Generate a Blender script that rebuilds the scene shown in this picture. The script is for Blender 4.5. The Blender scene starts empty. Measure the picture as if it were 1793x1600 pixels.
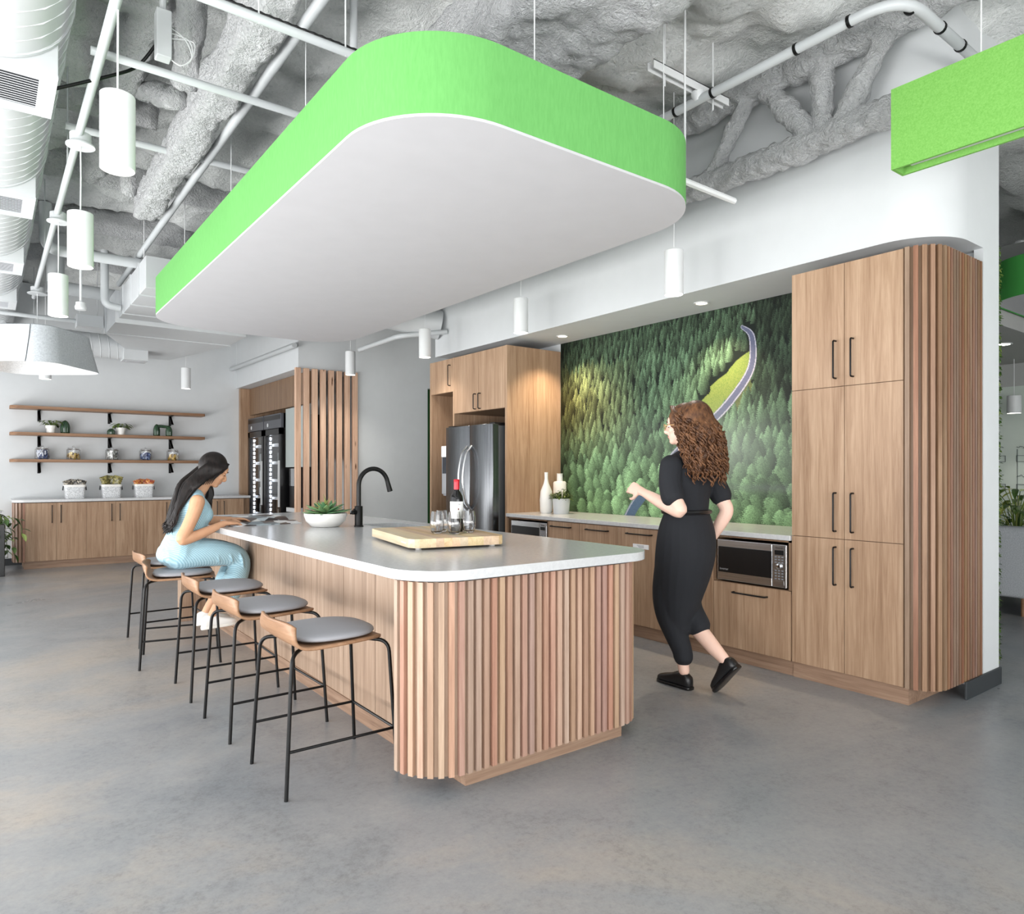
import bpy, math, random
import numpy as np
from mathutils import Vector, Matrix, noise
random.seed(7)
PI = math.pi
sc = bpy.context.scene
C = sc.collection
OFF = {}
CP = {}

def V(*a):
    return Vector(a[0] if len(a) == 1 else a)

def tag(o, label=None, cat=None, group=None, kind=None):
    if label: o['label'] = label
    if cat: o['category'] = cat
    if group: o['group'] = group
    if kind: o['kind'] = kind
    return o

def thing(name, label, cat, loc=(0, 0, 0), group=None, rotz=0, local=False):
    o = bpy.data.objects.new(name, None)
    o.empty_display_size = 0.1
    C.objects.link(o)
    o.location = loc
    o.rotation_euler = (0, 0, rotz)
    OFF[o.name] = V(0, 0, 0) if local else V(loc)
    return tag(o, label, cat, group)

def dup(root, loc, rotz=None, label=None, group=None):
    r = root.copy(); C.objects.link(r); r.location = loc
    if rotz is not None: r.rotation_euler = (0, 0, rotz)
    if label: r['label'] = label
    if group: r['group'] = group
    for ch in list(root.children):
        c = ch.copy(); C.objects.link(c); c.parent = r
        for g in list(ch.children):
            d = g.copy(); C.objects.link(d); d.parent = c
    return r

def fillet(pts, r, n=6):
    pts = [V(p) for p in pts]
    out = [pts[0]]
    for i in range(1, len(pts) - 1):
        p = pts[i]; a = (pts[i - 1] - p); b = (pts[i + 1] - p)
        rr = min(r, a.length * .49, b.length * .49)
        a = a.normalized() * rr; b = b.normalized() * rr
        for k in range(n + 1):
            t = k / n
            out.append((p + a) * (1 - t) ** 2 + p * 2 * t * (1 - t) + (p + b) * t * t)
    out.append(pts[-1])
    return out

def catmull(pts, n=6):
    """smooth interpolation of a list of equal length tuples"""
    P = [np.array(p, float) for p in pts]
    out = []
    for i in range(len(P) - 1):
        p0 = P[max(i - 1, 0)]; p1 = P[i]; p2 = P[i + 1]; p3 = P[min(i + 2, len(P) - 1)]
        for k in range(n):
            t = k / n
            out.append(.5 * ((2 * p1) + (-p0 + p2) * t + (2 * p0 - 5 * p1 + 4 * p2 - p3) * t * t + (-p0 + 3 * p1 - 3 * p2 + p3) * t ** 3))
    out.append(P[-1])
    return out

def rrect(x0, x1, y0, y1, r, n=8):
    """counter-clockwise rounded rectangle; r is one radius or four (x0y0, x1y0, x1y1, x0y1)"""
    rs = r if isinstance(r, (tuple, list)) else (r,) * 4
    cs = [(x0, y0, 1, 1, PI), (x1, y0, -1, 1, 1.5 * PI), (x1, y1, -1, -1, 0), (x0, y1, 1, -1, .5 * PI)]
    out = []
    for (cx, cy, sx, sy, a0), q in zip(cs, rs):
        if q <= 1e-6:
            out.append((cx, cy)); continue
        for k in range(n + 1):
            a = a0 + .5 * PI * k / n
            out.append((cx + sx * q + q * math.cos(a), cy + sy * q + q * math.sin(a)))
    return out

class MB:
    def __init__(s):
        s.v = []; s.f = []
    def add(s, vs, fs):
        o = len(s.v)
        s.v += [tuple(v) for v in vs]
        s.f += [tuple(i + o for i in f) for f in fs]
        return s
    def box(s, x0, x1, y0, y1, z0, z1):
        x0, x1 = min(x0, x1), max(x0, x1); y0, y1 = min(y0, y1), max(y0, y1); z0, z1 = min(z0, z1), max(z0, z1)
        return s.add([(x0, y0, z0), (x1, y0, z0), (x1, y1, z0), (x0, y1, z0), (x0, y0, z1), (x1, y0, z1), (x1, y1, z1), (x0, y1, z1)],
                     [(0, 3, 2, 1), (4, 5, 6, 7), (0, 1, 5, 4), (1, 2, 6, 5), (2, 3, 7, 6), (3, 0, 4, 7)])
    def obox(s, c, sx, sy, sz, rz=0, M=None):
        """oriented box, centre c"""
        m = M if M is not None else Matrix.Rotation(rz, 3, 'Z')
        c = V(c)
        vs = [c + m @ V(dx * sx / 2, dy * sy / 2, dz * sz / 2) for dz in (-1, 1) for dx, dy in ((-1, -1), (1, -1), (1, 1), (-1, 1))]
        return s.add(vs, [(0, 3, 2, 1), (4, 5, 6, 7), (0, 1, 5, 4), (1, 2, 6, 5), (2, 3, 7, 6), (3, 0, 4, 7)])
    def prism(s, poly, z0, z1):
        n = len(poly)
        vs = [(x, y, z0) for x, y in poly] + [(x, y, z1) for x, y in poly]
        fs = [tuple(range(n - 1, -1, -1)), tuple(range(n, 2 * n))] + [(i, (i + 1) % n, n + (i + 1) % n, n + i) for i in range(n)]
        return s.add(vs, fs)
    def loft(s, rings, cap=True, closed=True):
        n = len(rings[0]); vs = [p for r in rings for p in r]; fs = []
        m = n if closed else n - 1
        for k in range(len(rings) - 1):
            for i in range(m):
                j = (i + 1) % n
                fs.append((k * n + i, k * n + j, (k + 1) * n + j, (k + 1) * n + i))
        if cap:
            fs.append(tuple(range(n - 1, -1, -1)))
            fs.append(tuple(range((len(rings) - 1) * n, len(rings) * n)))
        return s.add(vs, fs)
    def tube(s, pts, r, seg=10, cap=True, flat=None, fn=None):
        """round tube through points; r radius or list; flat=(a,b,side vector) for an elliptical section; fn displaces"""
        pts = [V(p) for p in pts]; n = len(pts)
        rs = r if isinstance(r, (list, tuple)) else [r] * n
        t0 = (pts[1] - pts[0]).normalized()
        up = V(0, 0, 1) if abs(t0.z) < .9 else V(1, 0, 0)
        if flat: up = V(flat[2])
        a = (up - t0 * up.dot(t0)).normalized()
        rings = []
        for i, p in enumerate(pts):
            t = (pts[min(i + 1, n - 1)] - pts[max(i - 1, 0)]).normalized()
            a = (a - t * a.dot(t)).normalized(); b = t.cross(a)
            ra, rb = (rs[i] * flat[0], rs[i] * flat[1]) if flat else (rs[i], rs[i])
            ring = []
            for k in range(seg):
                q = p + a * (ra * math.cos(2 * PI * k / seg)) + b * (rb * math.sin(2 * PI * k / seg))
                if fn: q = fn(q, p)
                ring.append(q)
            rings.append(ring)
        return s.loft(rings, cap)
    def limb(s, P, seg=14, n=6, side=None):
        """P: (x,y,z,r) or (x,y,z,ra,rb); smooth tapered limb with rounded ends; side = direction of ra"""
        Q = catmull(P, n)
        pts = [V(q[:3]) for q in Q]; N = len(pts)
        ra = [max(q[3], .001) for q in Q]; rb = [max(q[4] if len(q) > 4 else q[3], .001) for q in Q]
        t0 = (pts[1] - pts[0]).normalized()
        up = V(side) if side else (V(0, 0, 1) if abs(t0.z) < .9 else V(1, 0, 0))
        a = (up - t0 * up.dot(t0)).normalized(); rings = []
        def ring(p, t, x, y):
            b = t.cross(a)
            return [p + a * (x * math.cos(2 * PI * k / seg)) + b * (y * math.sin(2 * PI * k / seg)) for k in range(seg)]
        for i, p in enumerate(pts):
            t = (pts[min(i + 1, N - 1)] - pts[max(i - 1, 0)]).normalized()
            a = (a - t * a.dot(t)).normalized()
            if i == 0:
                for q in (.98, .75, .4): rings.append(ring(p - t * (q * min(ra[0], rb[0])), t, ra[0] * math.sqrt(1 - q * q), rb[0] * math.sqrt(1 - q * q)))
            rings.append(ring(p, t, ra[i], rb[i]))
            if i == N - 1:
                for q in (.4, .75, .98): rings.append(ring(p + t * (q * min(ra[i], rb[i])), t, ra[i] * math.sqrt(1 - q * q), rb[i] * math.sqrt(1 - q * q)))
        return s.loft(rings, True)
    def lathe(s, prof, c=(0, 0), seg=24, axis=None):
        """profile (r,z) turned about a vertical axis at c"""
        rings = [[(c[0] + max(r, 1e-4) * math.cos(2 * PI * k / seg), c[1] + max(r, 1e-4) * math.sin(2 * PI * k / seg), z) for k in range(seg)] for r, z in prof]
        return s.loft(rings, prof[0][0] > -1)
    def cyl(s, c, r, z0, z1, seg=20):
        return s.lathe([(r, z0), (r, z1)], c, seg)
    def ell(s, c, rx, ry, rz, M=None, seg=16, rings=10):
        R = []
        m = M if M is not None else Matrix.Identity(3)
        c = V(c)
        for j in range(rings + 1):
            th = PI * (j + .02) / (rings + .04)
            R.append([c + m @ V(rx * math.sin(th) * math.cos(2 * PI * k / seg), ry * math.sin(th) * math.sin(2 * PI * k / seg), -rz * math.cos(th)) for k in range(seg)])
        return s.loft(R, True)
    def grid(s, fn, nu, nv):
        vs = [fn(i / nu, j / nv) for j in range(nv + 1) for i in range(nu + 1)]
        fs = [(j * (nu + 1) + i, j * (nu + 1) + i + 1, (j + 1) * (nu + 1) + i + 1, (j + 1) * (nu + 1) + i) for j in range(nv) for i in range(nu)]
        return s.add(vs, fs)
    def build(s, name, mat, parent=None, smooth=None, bevel=0, seg=2, origin=None, flip=False):
        me = bpy.data.meshes.new(name)
        if parent is not None: off = OFF[parent.name]
        elif origin is not None: off = V(origin)
        else:
            xs = [v[0] for v in s.v]; ys = [v[1] for v in s.v]; zs = [v[2] for v in s.v]
            off = V((min(xs) + max(xs)) / 2, (min(ys) + max(ys)) / 2, min(zs))
        me.from_pydata([(v[0] - off.x, v[1] - off.y, v[2] - off.z) for v in s.v], [], s.f)
        me.validate(); me.update()
        if mat: me.materials.append(mat)
        o = bpy.data.objects.new(name, me); C.objects.link(o)
        if parent is not None: o.parent = parent
        else: o.location = off
        OFF[o.name] = off
        if smooth is not None:
            me.polygons.foreach_set('use_smooth', [True] * len(me.polygons))
            if smooth < 3: me.set_sharp_from_angle(angle=smooth)
        if bevel:
            b = o.modifiers.new('edge', 'BEVEL'); b.width = bevel; b.segments = seg; b.limit_method = 'ANGLE'; b.angle_limit = .6
            b.harden_normals = False
        return o

SM = .7   # smoothing angle for turned and tubular things

def struct(name, mb, mat, smooth=None, bevel=0, label=None):
    o = mb.build(name, mat, None, smooth, bevel)
    o['kind'] = 'structure'
    if label: o['label'] = label
    return o

# ------------------------------------------------------------------ materials
class NT:
    def __init__(s, name):
        s.m = bpy.data.materials.new(name); s.m.use_nodes = True
        s.t = s.m.node_tree; s.b = s.t.nodes['Principled BSDF']; s.out = s.t.nodes['Material Output']
    def n(s, typ, **kw):
        d = s.t.nodes.new('ShaderNode' + typ)
        for k, v in kw.items():
            if k in d.inputs: s.set(d.inputs[k], v)
            else: setattr(d, k, v)
        return d
    def set(s, sock, v):
        if isinstance(v, bpy.types.NodeSocket): s.t.links.new(v, sock)
        else: sock.default_value = v
    def obj(s): return s.n('TexCoord').outputs['Object']
    def map(s, scale, rot=(0, 0, 0), src=None, loc=None):
        m = s.n('Mapping'); m.inputs['Scale'].default_value = scale; m.inputs['Rotation'].default_value = rot
        s.t.links.new(src or s.obj(), m.inputs['Vector'])
        if loc is not None: s.set(m.inputs['Location'], loc)
        return m.outputs['Vector']
    def noise(s, vec, scale=5, detail=4, rough=.55, dist=0, out='Fac'):
        d = s.n('TexNoise', Scale=scale, Detail=detail, Roughness=rough, Distortion=dist)
        if vec is not None: s.t.links.new(vec, d.inputs['Vector'])
        return d.outputs[out]
    def ramp(s, fac, stops):
        d = s.n('ValToRGB'); e = d.color_ramp.elements
        while len(e) < len(stops): e.new(.5)
        for q, (p, c) in zip(e, stops): q.position = p; q.color = (*c, 1)
        s.t.links.new(fac, d.inputs['Fac'])
        return d.outputs['Color']
    def mix(s, fac, a, b, mode='MIX'):
        d = s.n('Mix', data_type='RGBA', blend_type=mode)
        s.set(d.inputs[0], fac); s.set(d.inputs[6], a if isinstance(a, bpy.types.NodeSocket) else (*a, 1)); s.set(d.inputs[7], b if isinstance(b, bpy.types.NodeSocket) else (*b, 1))
        return d.outputs[2]
    def math(s, op, a, b=0):
        d = s.n('Math', operation=op); s.set(d.inputs[0], a); s.set(d.inputs[1], b); return d.outputs[0]
    def bump(s, h, strength=.3, dist=.01):
        d = s.n('Bump', Strength=strength, Distance=dist); s.t.links.new(h, d.inputs['Height'])
        s.t.links.new(d.outputs['Normal'], s.b.inputs['Normal'])
    def p(s, **kw):
        for k, v in kw.items():
            k = {'col': 'Base Color', 'rough': 'Roughness', 'metal': 'Metallic', 'spec': 'Specular IOR Level', 'trans': 'Transmission Weight', 'ior': 'IOR',
                 'ecol': 'Emission Color', 'emit': 'Emission Strength', 'alpha': 'Alpha', 'sheen': 'Sheen Weight', 'coat': 'Coat Weight', 'sss': 'Subsurface Weight'}.get(k, k)
            if isinstance(v, tuple) and len(v) == 3: v = (*v, 1)
            s.set(s.b.inputs[k], v)
        return s

def lin(r, g, b):
    f = lambda c: (c / 255 / 12.92) if c / 255 <= .04045 else ((c / 255 + .055) / 1.055) ** 2.4
    return (f(r), f(g), f(b))

MATS = {}
def plain(name, rgb, rough=.5, metal=0, **kw):
    if name in MATS: return MATS[name]
    t = NT(name); t.p(rough=rough, metal=metal, **kw)
    c = lin(*rgb)
    # a faint tonal variation keeps the surface from being perfectly flat
    n = t.noise(t.map((3, 3, 3)), 2.0, 3)
    t.p(col=t.mix(n, tuple(x * .96 for x in c), tuple(min(1, x * 1.04) for x in c)))
    MATS[name] = t.m
    return t.m

def wood(name, dark, mid, light, axis='Z', grain=22, rough=.45, seed=0, island=False, knots=False):
    t = NT(name)
    sc_ = {'Z': (grain, grain, .9), 'Y': (grain, .9, grain), 'X': (.9, grain, grain)}[axis]
    src = t.obj(); loc = (seed * 3.1, seed * 1.7, seed * 2.3)
    if island:
        g = t.n('NewGeometry').outputs['Random Per Island']
        cx = t.n('CombineXYZ', X=t.math('MULTIPLY', g, 37.0), Y=t.math('MULTIPLY', g, 91.0), Z=t.math('MULTIPLY', g, 13.0)).outputs[0]
        loc = cx
    v = t.map(sc_, src=src, loc=loc)
    a = t.noise(v, 1.0, 5, .6, 1.2)
    fine = t.noise(t.map(tuple(x * 5 for x in sc_), src=src, loc=loc), 1.3, 3, .6, .2)
    big = t.noise(t.map({'Z': (4, 4, .35), 'Y': (4, .35, 4), 'X': (.35, 4, 4)}[axis], src=src, loc=loc), 1.0, 2)
    f = t.math('ADD', t.math('MULTIPLY', a, .55), t.math('ADD', t.math('MULTIPLY', fine, .25), t.math('MULTIPLY', big, .2)))
    col = t.ramp(f, [(.34, lin(*dark)), (.5, lin(*mid)), (.66, lin(*light))])
    if island:
        hs = t.n('HueSaturation', Color=col, Hue=t.math('ADD', t.math('MULTIPLY', t.math('FRACT', t.math('MULTIPLY', g, 17.0)), .03), .485),
                 Saturation=t.math('ADD', t.math('MULTIPLY', t.math('FRACT', t.math('MULTIPLY', g, 7.0)), .35), .78),
                 Value=t.math('ADD', t.math('MULTIPLY', g, .22), .88))
        col = hs.outputs['Color']
    if knots:
        d = t.n('TexVoronoi', Scale=1.0); t.t.links.new(t.map((9, 9, 2.2), src=src, loc=loc), d.inputs['Vector'])
        k = t.ramp(d.outputs['Distance'], [(.06, (1, 1, 1)), (.13, (0, 0, 0))])
        col = t.mix(k, col, lin(96, 62, 40))
    t.p(col=col, rough=rough, spec=.35)
    t.bump(fine, .12, .002)
    MATS[name] = t.m
    return t.m

WOAK = wood('oak veneer', (138, 108, 84), (166, 136, 110), (188, 160, 134))
WOAKI = wood('island oak veneer', (130, 106, 88), (158, 133, 113), (178, 154, 134), seed=3)
WSLATD = wood('dark slat oak', (112, 80, 60), (136, 102, 80), (158, 124, 100), island=True)  # darker oak tone for the tall cabinet battens
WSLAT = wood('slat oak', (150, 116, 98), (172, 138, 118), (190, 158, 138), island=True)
WPLINTH = wood('plinth oak', (120, 94, 76), (148, 120, 100), (166, 140, 118), axis='Y', seed=4)
WPLINTHX = wood('plinth oak across', (120, 94, 76), (150, 122, 102), (168, 142, 120), axis='X', seed=5)
WSHELF = wood('shelf oak', (116, 84, 60), (142, 108, 82), (160, 126, 98), axis='X', seed=2)
WSTOOL = wood('stool beech', (128, 94, 68), (152, 116, 88), (168, 134, 106), axis='Y', seed=6, grain=14)
WCEDAR = wood('knotty cedar', (186, 142, 100), (216, 174, 130), (234, 198, 156), island=True, knots=True)
WDARK = wood('niche oak', (104, 80, 62), (128, 102, 80), (146, 120, 96), seed=9)
WALN = plain('white wall paint', (207, 210, 212), .6)
WGREY = plain('pale grey wall paint', (222, 225, 226), .6)
WHITEM = plain('white painted metal', (220, 222, 223), .35)
WHITESAT = plain('white satin duct paint', (198, 201, 203), .42)
PIPEM = plain('painted pipe', (188, 192, 194), .4)
CLOUDGREY = plain('cloud underside', (192, 192, 195), .7)
BLACKM = plain('matt black metal', (10, 10, 11), .4, 0, spec=.3)
BLACKP = plain('black plastic', (14, 14, 16), .3)
DARKGREY = plain('charcoal rubber', (46, 50, 53), .5)
GREYLEA = plain('grey stool leather', (148, 149, 154), .55)
STEEL = NT('brushed steel')
_n = STEEL.noise(STEEL.map((260, 260, 2)), 1, 3)
STEEL.p(col=STEEL.ramp(_n, [(.3, lin(92, 94, 97)), (.7, lin(126, 128, 131))]), metal=1.0, rough=.24); STEEL = STEEL.m
STEELH = NT('brushed steel across')
_n = STEELH.noise(STEELH.map((260, 2, 260)), 1, 3)
STEELH.p(col=STEELH.ramp(_n, [(.3, lin(178, 180, 182)), (.7, lin(214, 215, 217))]), metal=1.0, rough=.27); STEELH = STEELH.m
CHROME = plain('chrome', (214, 215, 217), .12, 1)
QUARTZ = NT('pale grey quartz')
_v = QUARTZ.noise(QUARTZ.map((6, 6, 6)), 8, 6, .7)
QUARTZ.p(col=QUARTZ.ramp(_v, [(.35, lin(190, 191, 193)), (.65, lin(202, 203, 204))]), rough=.2, spec=.5); QUARTZ = QUARTZ.m
GREENF = NT('green felt band')
_v = GREENF.noise(GREENF.map((30, 30, 6)), 3, 4)
GREENF.p(col=GREENF.ramp(_v, [(.3, lin(100, 164, 90)), (.7, lin(108, 174, 98))]), rough=.8, spec=.2); GREENF = GREENF.m
GREENB = NT('speckled lime felt')
_v = GREENB.noise(GREENB.map((40, 40, 40)), 3, 6, .75)
GREENB.p(col=GREENB.ramp(_v, [(.3, lin(100, 156, 70)), (.7, lin(124, 178, 92))]), rough=.9, spec=.15); GREENB = GREENB.m
FELT = NT('mottled grey felt')
_v = FELT.noise(FELT.map((22, 22, 22)), 3, 6, .8)
FELT.p(col=FELT.ramp(_v, [(.3, lin(170, 175, 180)), (.7, lin(212, 216, 220))]), rough=.95, spec=.1); FELT = FELT.m
def emit(name, rgb, e):
    t = NT(name); t.p(col=lin(*rgb), ecol=lin(*rgb), emit=e, rough=.5); return t.m
GLOW = emit('lamp glow', (255, 250, 240), 9)
GLOWW = emit('warm lamp glow', (255, 232, 200), 9)
LED = emit('cooler led strip', (235, 242, 255), 16)
GLASS = NT('clear glass'); GLASS.p(col=(1, 1, 1), rough=0.0, trans=1.0, ior=1.45, spec=.5); GLASS = GLASS.m
THING = NT('thin clear panel')
_m = THING.n('MixShader'); _t = THING.n('BsdfTransparent'); _g = THING.n('BsdfGlossy', Roughness=.03)
_f = THING.n('Fresnel', IOR=1.45)
THING.t.links.new(THING.math('ADD', THING.math('MULTIPLY', _f.outputs[0], .45), .02), _m.inputs[0]); THING.t.links.new(_t.outputs[0], _m.inputs[1]); THING.t.links.new(_g.outputs[0], _m.inputs[2])
THING.t.links.new(_m.outputs[0], THING.out.inputs['Surface']); THING = THING.m
CERAM = plain('white ceramic', (238, 236, 232), .28)
POTGREY = plain('pale grey pot', (200, 203, 206), .5)
FOAM = NT('sprayed fire foam')
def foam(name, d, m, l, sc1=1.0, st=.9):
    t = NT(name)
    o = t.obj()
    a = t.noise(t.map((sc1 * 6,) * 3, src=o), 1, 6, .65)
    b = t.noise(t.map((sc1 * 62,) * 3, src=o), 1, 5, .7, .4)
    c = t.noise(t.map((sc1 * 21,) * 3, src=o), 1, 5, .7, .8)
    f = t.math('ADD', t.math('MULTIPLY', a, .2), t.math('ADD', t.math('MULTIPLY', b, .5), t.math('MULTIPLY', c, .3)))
    t.p(col=t.ramp(f, [(.33, lin(*d)), (.43, lin(*m)), (.60, lin(*l))]), rough=.95, spec=.1)  # dark end of the ramp paints crevice shade into the foam colour
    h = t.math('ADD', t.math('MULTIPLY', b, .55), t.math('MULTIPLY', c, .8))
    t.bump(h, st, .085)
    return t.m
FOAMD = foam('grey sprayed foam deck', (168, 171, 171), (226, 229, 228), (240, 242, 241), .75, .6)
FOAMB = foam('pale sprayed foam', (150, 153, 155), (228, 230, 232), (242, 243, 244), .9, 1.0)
CONC = NT('polished concrete')
_o = CONC.obj()
_a = CONC.noise(CONC.map((.42, .6, 1), src=_o), 1.0, 8, .66, .8)
_b = CONC.math('ADD', CONC.math('MULTIPLY', CONC.noise(CONC.map((38, 38, 38), src=_o), 1, 8, .78), .62), CONC.math('MULTIPLY', CONC.noise(CONC.map((2.6, 2.6, 2.6), src=_o), 1, 7, .68, .5), .38))
_c = CONC.noise(CONC.map((1.7, 1.7, 1), src=_o, loc=(5, 2, 0)), 1.0, 5, .6)
_base = CONC.ramp(_a, [(.34, lin(128, 132, 137)), (.5, lin(143, 144, 146)), (.64, lin(160, 153, 146))])
_mot = CONC.ramp(_b, [(.32, (.62, .62, .62)), (.48, (.96, .96, .96)), (.66, (1.14, 1.13, 1.11))])
_col = CONC.mix(1.0, _base, _mot, 'MULTIPLY')
_sp = CONC.n('TexVoronoi', Scale=7.0); CONC.t.links.new(_o, _sp.inputs['Vector'])
_spk = CONC.ramp(_sp.outputs['Distance'], [(.0, (1, 1, 1)), (.045, (0, 0, 0))])
_col = CONC.mix(CONC.math('MULTIPLY', CONC.math('MULTIPLY', _spk, .5), _c), _col, lin(206, 200, 190))
CONC.p(col=_col, rough=CONC.math('ADD', CONC.math('MULTIPLY', _c, .25), .2), spec=.5)
CONC.bump(_b, .06, .004); CONC = CONC.m
SKIN = NT('warm skin'); SKIN.p(col=SKIN.mix(SKIN.noise(SKIN.map((9, 9, 9)), 2, 3), lin(196, 146, 112), lin(214, 166, 132)), rough=.5, sss=.08); SKIN.b.inputs['Subsurface Radius'].default_value = (.02, .01, .006); SKIN = SKIN.m
SKIN2 = NT('fair skin'); SKIN2.p(col=SKIN2.mix(SKIN2.noise(SKIN2.map((9, 9, 9)), 2, 3), lin(222, 184, 166), lin(236, 200, 182)), rough=.5, sss=.08); SKIN2.b.inputs['Subsurface Radius'].default_value = (.02, .01, .006); SKIN2 = SKIN2.m
def hairm(name, d, l, along=(60, 60, 6)):
    t = NT(name); n = t.noise(t.map(along), 1, 4, .6)
    t.p(col=t.ramp(n, [(.35, lin(*d)), (.7, lin(*l))]), rough=.48, spec=.3); t.bump(n, .4, .005); return t.m
HAIRD = hairm('dark brown hair', (12, 9, 9), (34, 26, 24), (70, 30, 12))
HAIRB = hairm('auburn curly hair', (62, 40, 28), (124, 86, 58), (40, 40, 22))
BLUEK = NT('pale blue ribbed knit')
_w = BLUEK.n('TexWave', Scale=34.0, Distortion=.6, bands_direction='DIAGONAL'); BLUEK.t.links.new(BLUEK.obj(), _w.inputs['Vector'])
_w2 = BLUEK.n('TexWave', Scale=40.0, Distortion=.4, bands_direction='Z'); BLUEK.t.links.new(BLUEK.obj(), _w2.inputs['Vector'])
_mm = BLUEK.math('ADD', BLUEK.math('MULTIPLY', _w.outputs['Fac'], .5), BLUEK.math('MULTIPLY', _w2.outputs['Fac'], .5))
BLUEK.p(col=BLUEK.ramp(_mm, [(.1, lin(128, 170, 188)), (.6, lin(168, 206, 220)), (.95, lin(196, 226, 236))]), rough=.85, sheen=.2); BLUEK.bump(_mm, .35, .004); BLUEK = BLUEK.m
NAVY = plain('black jersey', (21, 23, 29), .85)
def foli(name, d, m, l):
    t = NT(name); g = t.n('NewGeometry').outputs['Random Per Island']
    n = t.noise(t.map((14, 14, 14)), 2, 3)
    f = t.math('ADD', t.math('MULTIPLY', g, .7), t.math('MULTIPLY', n, .3))
    t.p(col=t.ramp(f, [(.15, lin(*d)), (.5, lin(*m)), (.85, lin(*l))]), rough=.45, spec=.4); return t.m
LEAF = foli('pothos leaves', (34, 58, 28), (72, 104, 52), (168, 184, 108))
SUCC = foli('succulent leaves', (58, 92, 58), (96, 130, 84), (168, 164, 92))
LEAFD = foli('small plant leaves', (46, 64, 36), (84, 106, 52), (132, 148, 74))
MOSS = foli('preserved moss', (40, 66, 30), (66, 98, 44), (110, 128, 60))
# ------------------------------------------------------------------ room shell
struct('floor', MB().box(-2.6, 13.2, -4.2, 13.0, -.12, 0), CONC)

def deck(x0, x1, y0, y1, step, z, name):
    nx = int((x1 - x0) / step); ny = int((y1 - y0) / step)
    def fn(u, v):
        x = x0 + (x1 - x0) * u; y = y0 + (y1 - y0) * v
        q = V(x, y, 0)
        h = .13 * noise.noise(V(x * .9, y * 2.3, 3.1)) + .07 * noise.noise(V(x * 3.1, y * 4.3, 1.7)) + .04 * noise.noise(V(x * 8.1, y * 8.3, .2)) + .03 * noise.noise(V(x * 15, y * 15, 5))
        h += -.05 * max(0, math.sin(y * 6.0 + 1.2 * noise.noise(q * .7))) ** 2
        return (x, y, z + h)
    m = MB(); m.grid(fn, nx, ny)
    m.f = [tuple(reversed(f)) for f in m.f]
    k = len(m.v)
    # a flat slab above closes it
    m.box(x0, x1, y0, y1, z + .35, z + .5)
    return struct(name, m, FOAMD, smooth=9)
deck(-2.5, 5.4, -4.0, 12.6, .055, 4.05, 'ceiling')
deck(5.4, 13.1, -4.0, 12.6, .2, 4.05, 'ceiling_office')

def rough(q, p, a=.028, f=5.0):
    d = (q - p)
    if d.length < 1e-6: return q
    d.normalize()
    k = a * noise.noise(q * f) + a * .6 * noise.noise(q * f * 3.1 + V(7, 3, 1)) + .011 * noise.noise(q * 26) + .008 * noise.noise(q * 55)
    return q + d * k

def foam_bar(name, p0, p1, a, b, side=(0, 0, 1), step=.022, seg=44, amp=.03, label=None):
    p0, p1 = V(p0), V(p1); n = max(3, int((p1 - p0).length / step))
    pts = [p0.lerp(p1, i / n) for i in range(n + 1)]
    m = MB().tube(pts, 1.0, seg, True, (a, b, side), lambda q, p: rough(q, p, amp))
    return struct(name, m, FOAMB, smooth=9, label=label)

def foam_box(name, x0, x1, y0, y1, z0, z1, r=.07, step=.03, amp=.035, axis='Y'):
    n = int((y1 - y0) / step); poly = rrect(x0, x1, z0, z1, r, 5)
    # subdivide the outline so the foam can be lumpy
    pl = []
    for i in range(len(poly)):
        a = poly[i]; b = poly[(i + 1) % len(poly)]
        L = math.hypot(b[0] - a[0], b[1] - a[1]); k = max(1, int(L / .025))
        pl += [(a[0] + (b[0] - a[0]) * j / k, a[1] + (b[1] - a[1]) * j / k) for j in range(k)]
    cx, cz = (x0 + x1) / 2, (z0 + z1) / 2
    rings = []
    for i in range(n + 1):
        y = y0 + (y1 - y0) * i / n
        rings.append([tuple(rough(V(px, y, pz), V(px + (cx - px) * .25, y, cz), amp, 4.2)) for px, pz in pl])
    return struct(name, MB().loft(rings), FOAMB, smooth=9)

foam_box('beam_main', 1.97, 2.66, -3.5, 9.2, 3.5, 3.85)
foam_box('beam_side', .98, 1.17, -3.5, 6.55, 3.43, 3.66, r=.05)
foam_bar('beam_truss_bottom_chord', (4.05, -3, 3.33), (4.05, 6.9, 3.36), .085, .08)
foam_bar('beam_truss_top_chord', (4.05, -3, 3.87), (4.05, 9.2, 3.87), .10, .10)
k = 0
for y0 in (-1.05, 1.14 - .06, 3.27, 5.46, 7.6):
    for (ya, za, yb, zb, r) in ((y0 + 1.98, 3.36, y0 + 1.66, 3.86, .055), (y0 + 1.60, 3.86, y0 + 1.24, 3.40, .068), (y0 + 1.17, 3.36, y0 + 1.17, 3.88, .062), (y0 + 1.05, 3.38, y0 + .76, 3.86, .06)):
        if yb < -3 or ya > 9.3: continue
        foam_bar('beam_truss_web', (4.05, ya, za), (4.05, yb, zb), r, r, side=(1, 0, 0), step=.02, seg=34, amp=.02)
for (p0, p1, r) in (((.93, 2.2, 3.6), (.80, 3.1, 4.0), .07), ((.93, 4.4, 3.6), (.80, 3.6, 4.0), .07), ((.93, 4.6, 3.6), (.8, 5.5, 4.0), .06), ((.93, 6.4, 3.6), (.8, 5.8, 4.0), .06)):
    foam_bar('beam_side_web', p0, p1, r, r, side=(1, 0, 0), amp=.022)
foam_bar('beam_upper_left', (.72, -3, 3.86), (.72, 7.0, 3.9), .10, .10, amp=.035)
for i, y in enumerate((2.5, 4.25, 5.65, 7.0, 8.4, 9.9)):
    foam_bar('beam_joist', (-2.2, y, 3.95), (1.0 if y < 6.6 else 3.6, y, 3.95), .1, .13, side=(0, 1, 0), amp=.04, step=.07)

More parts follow.
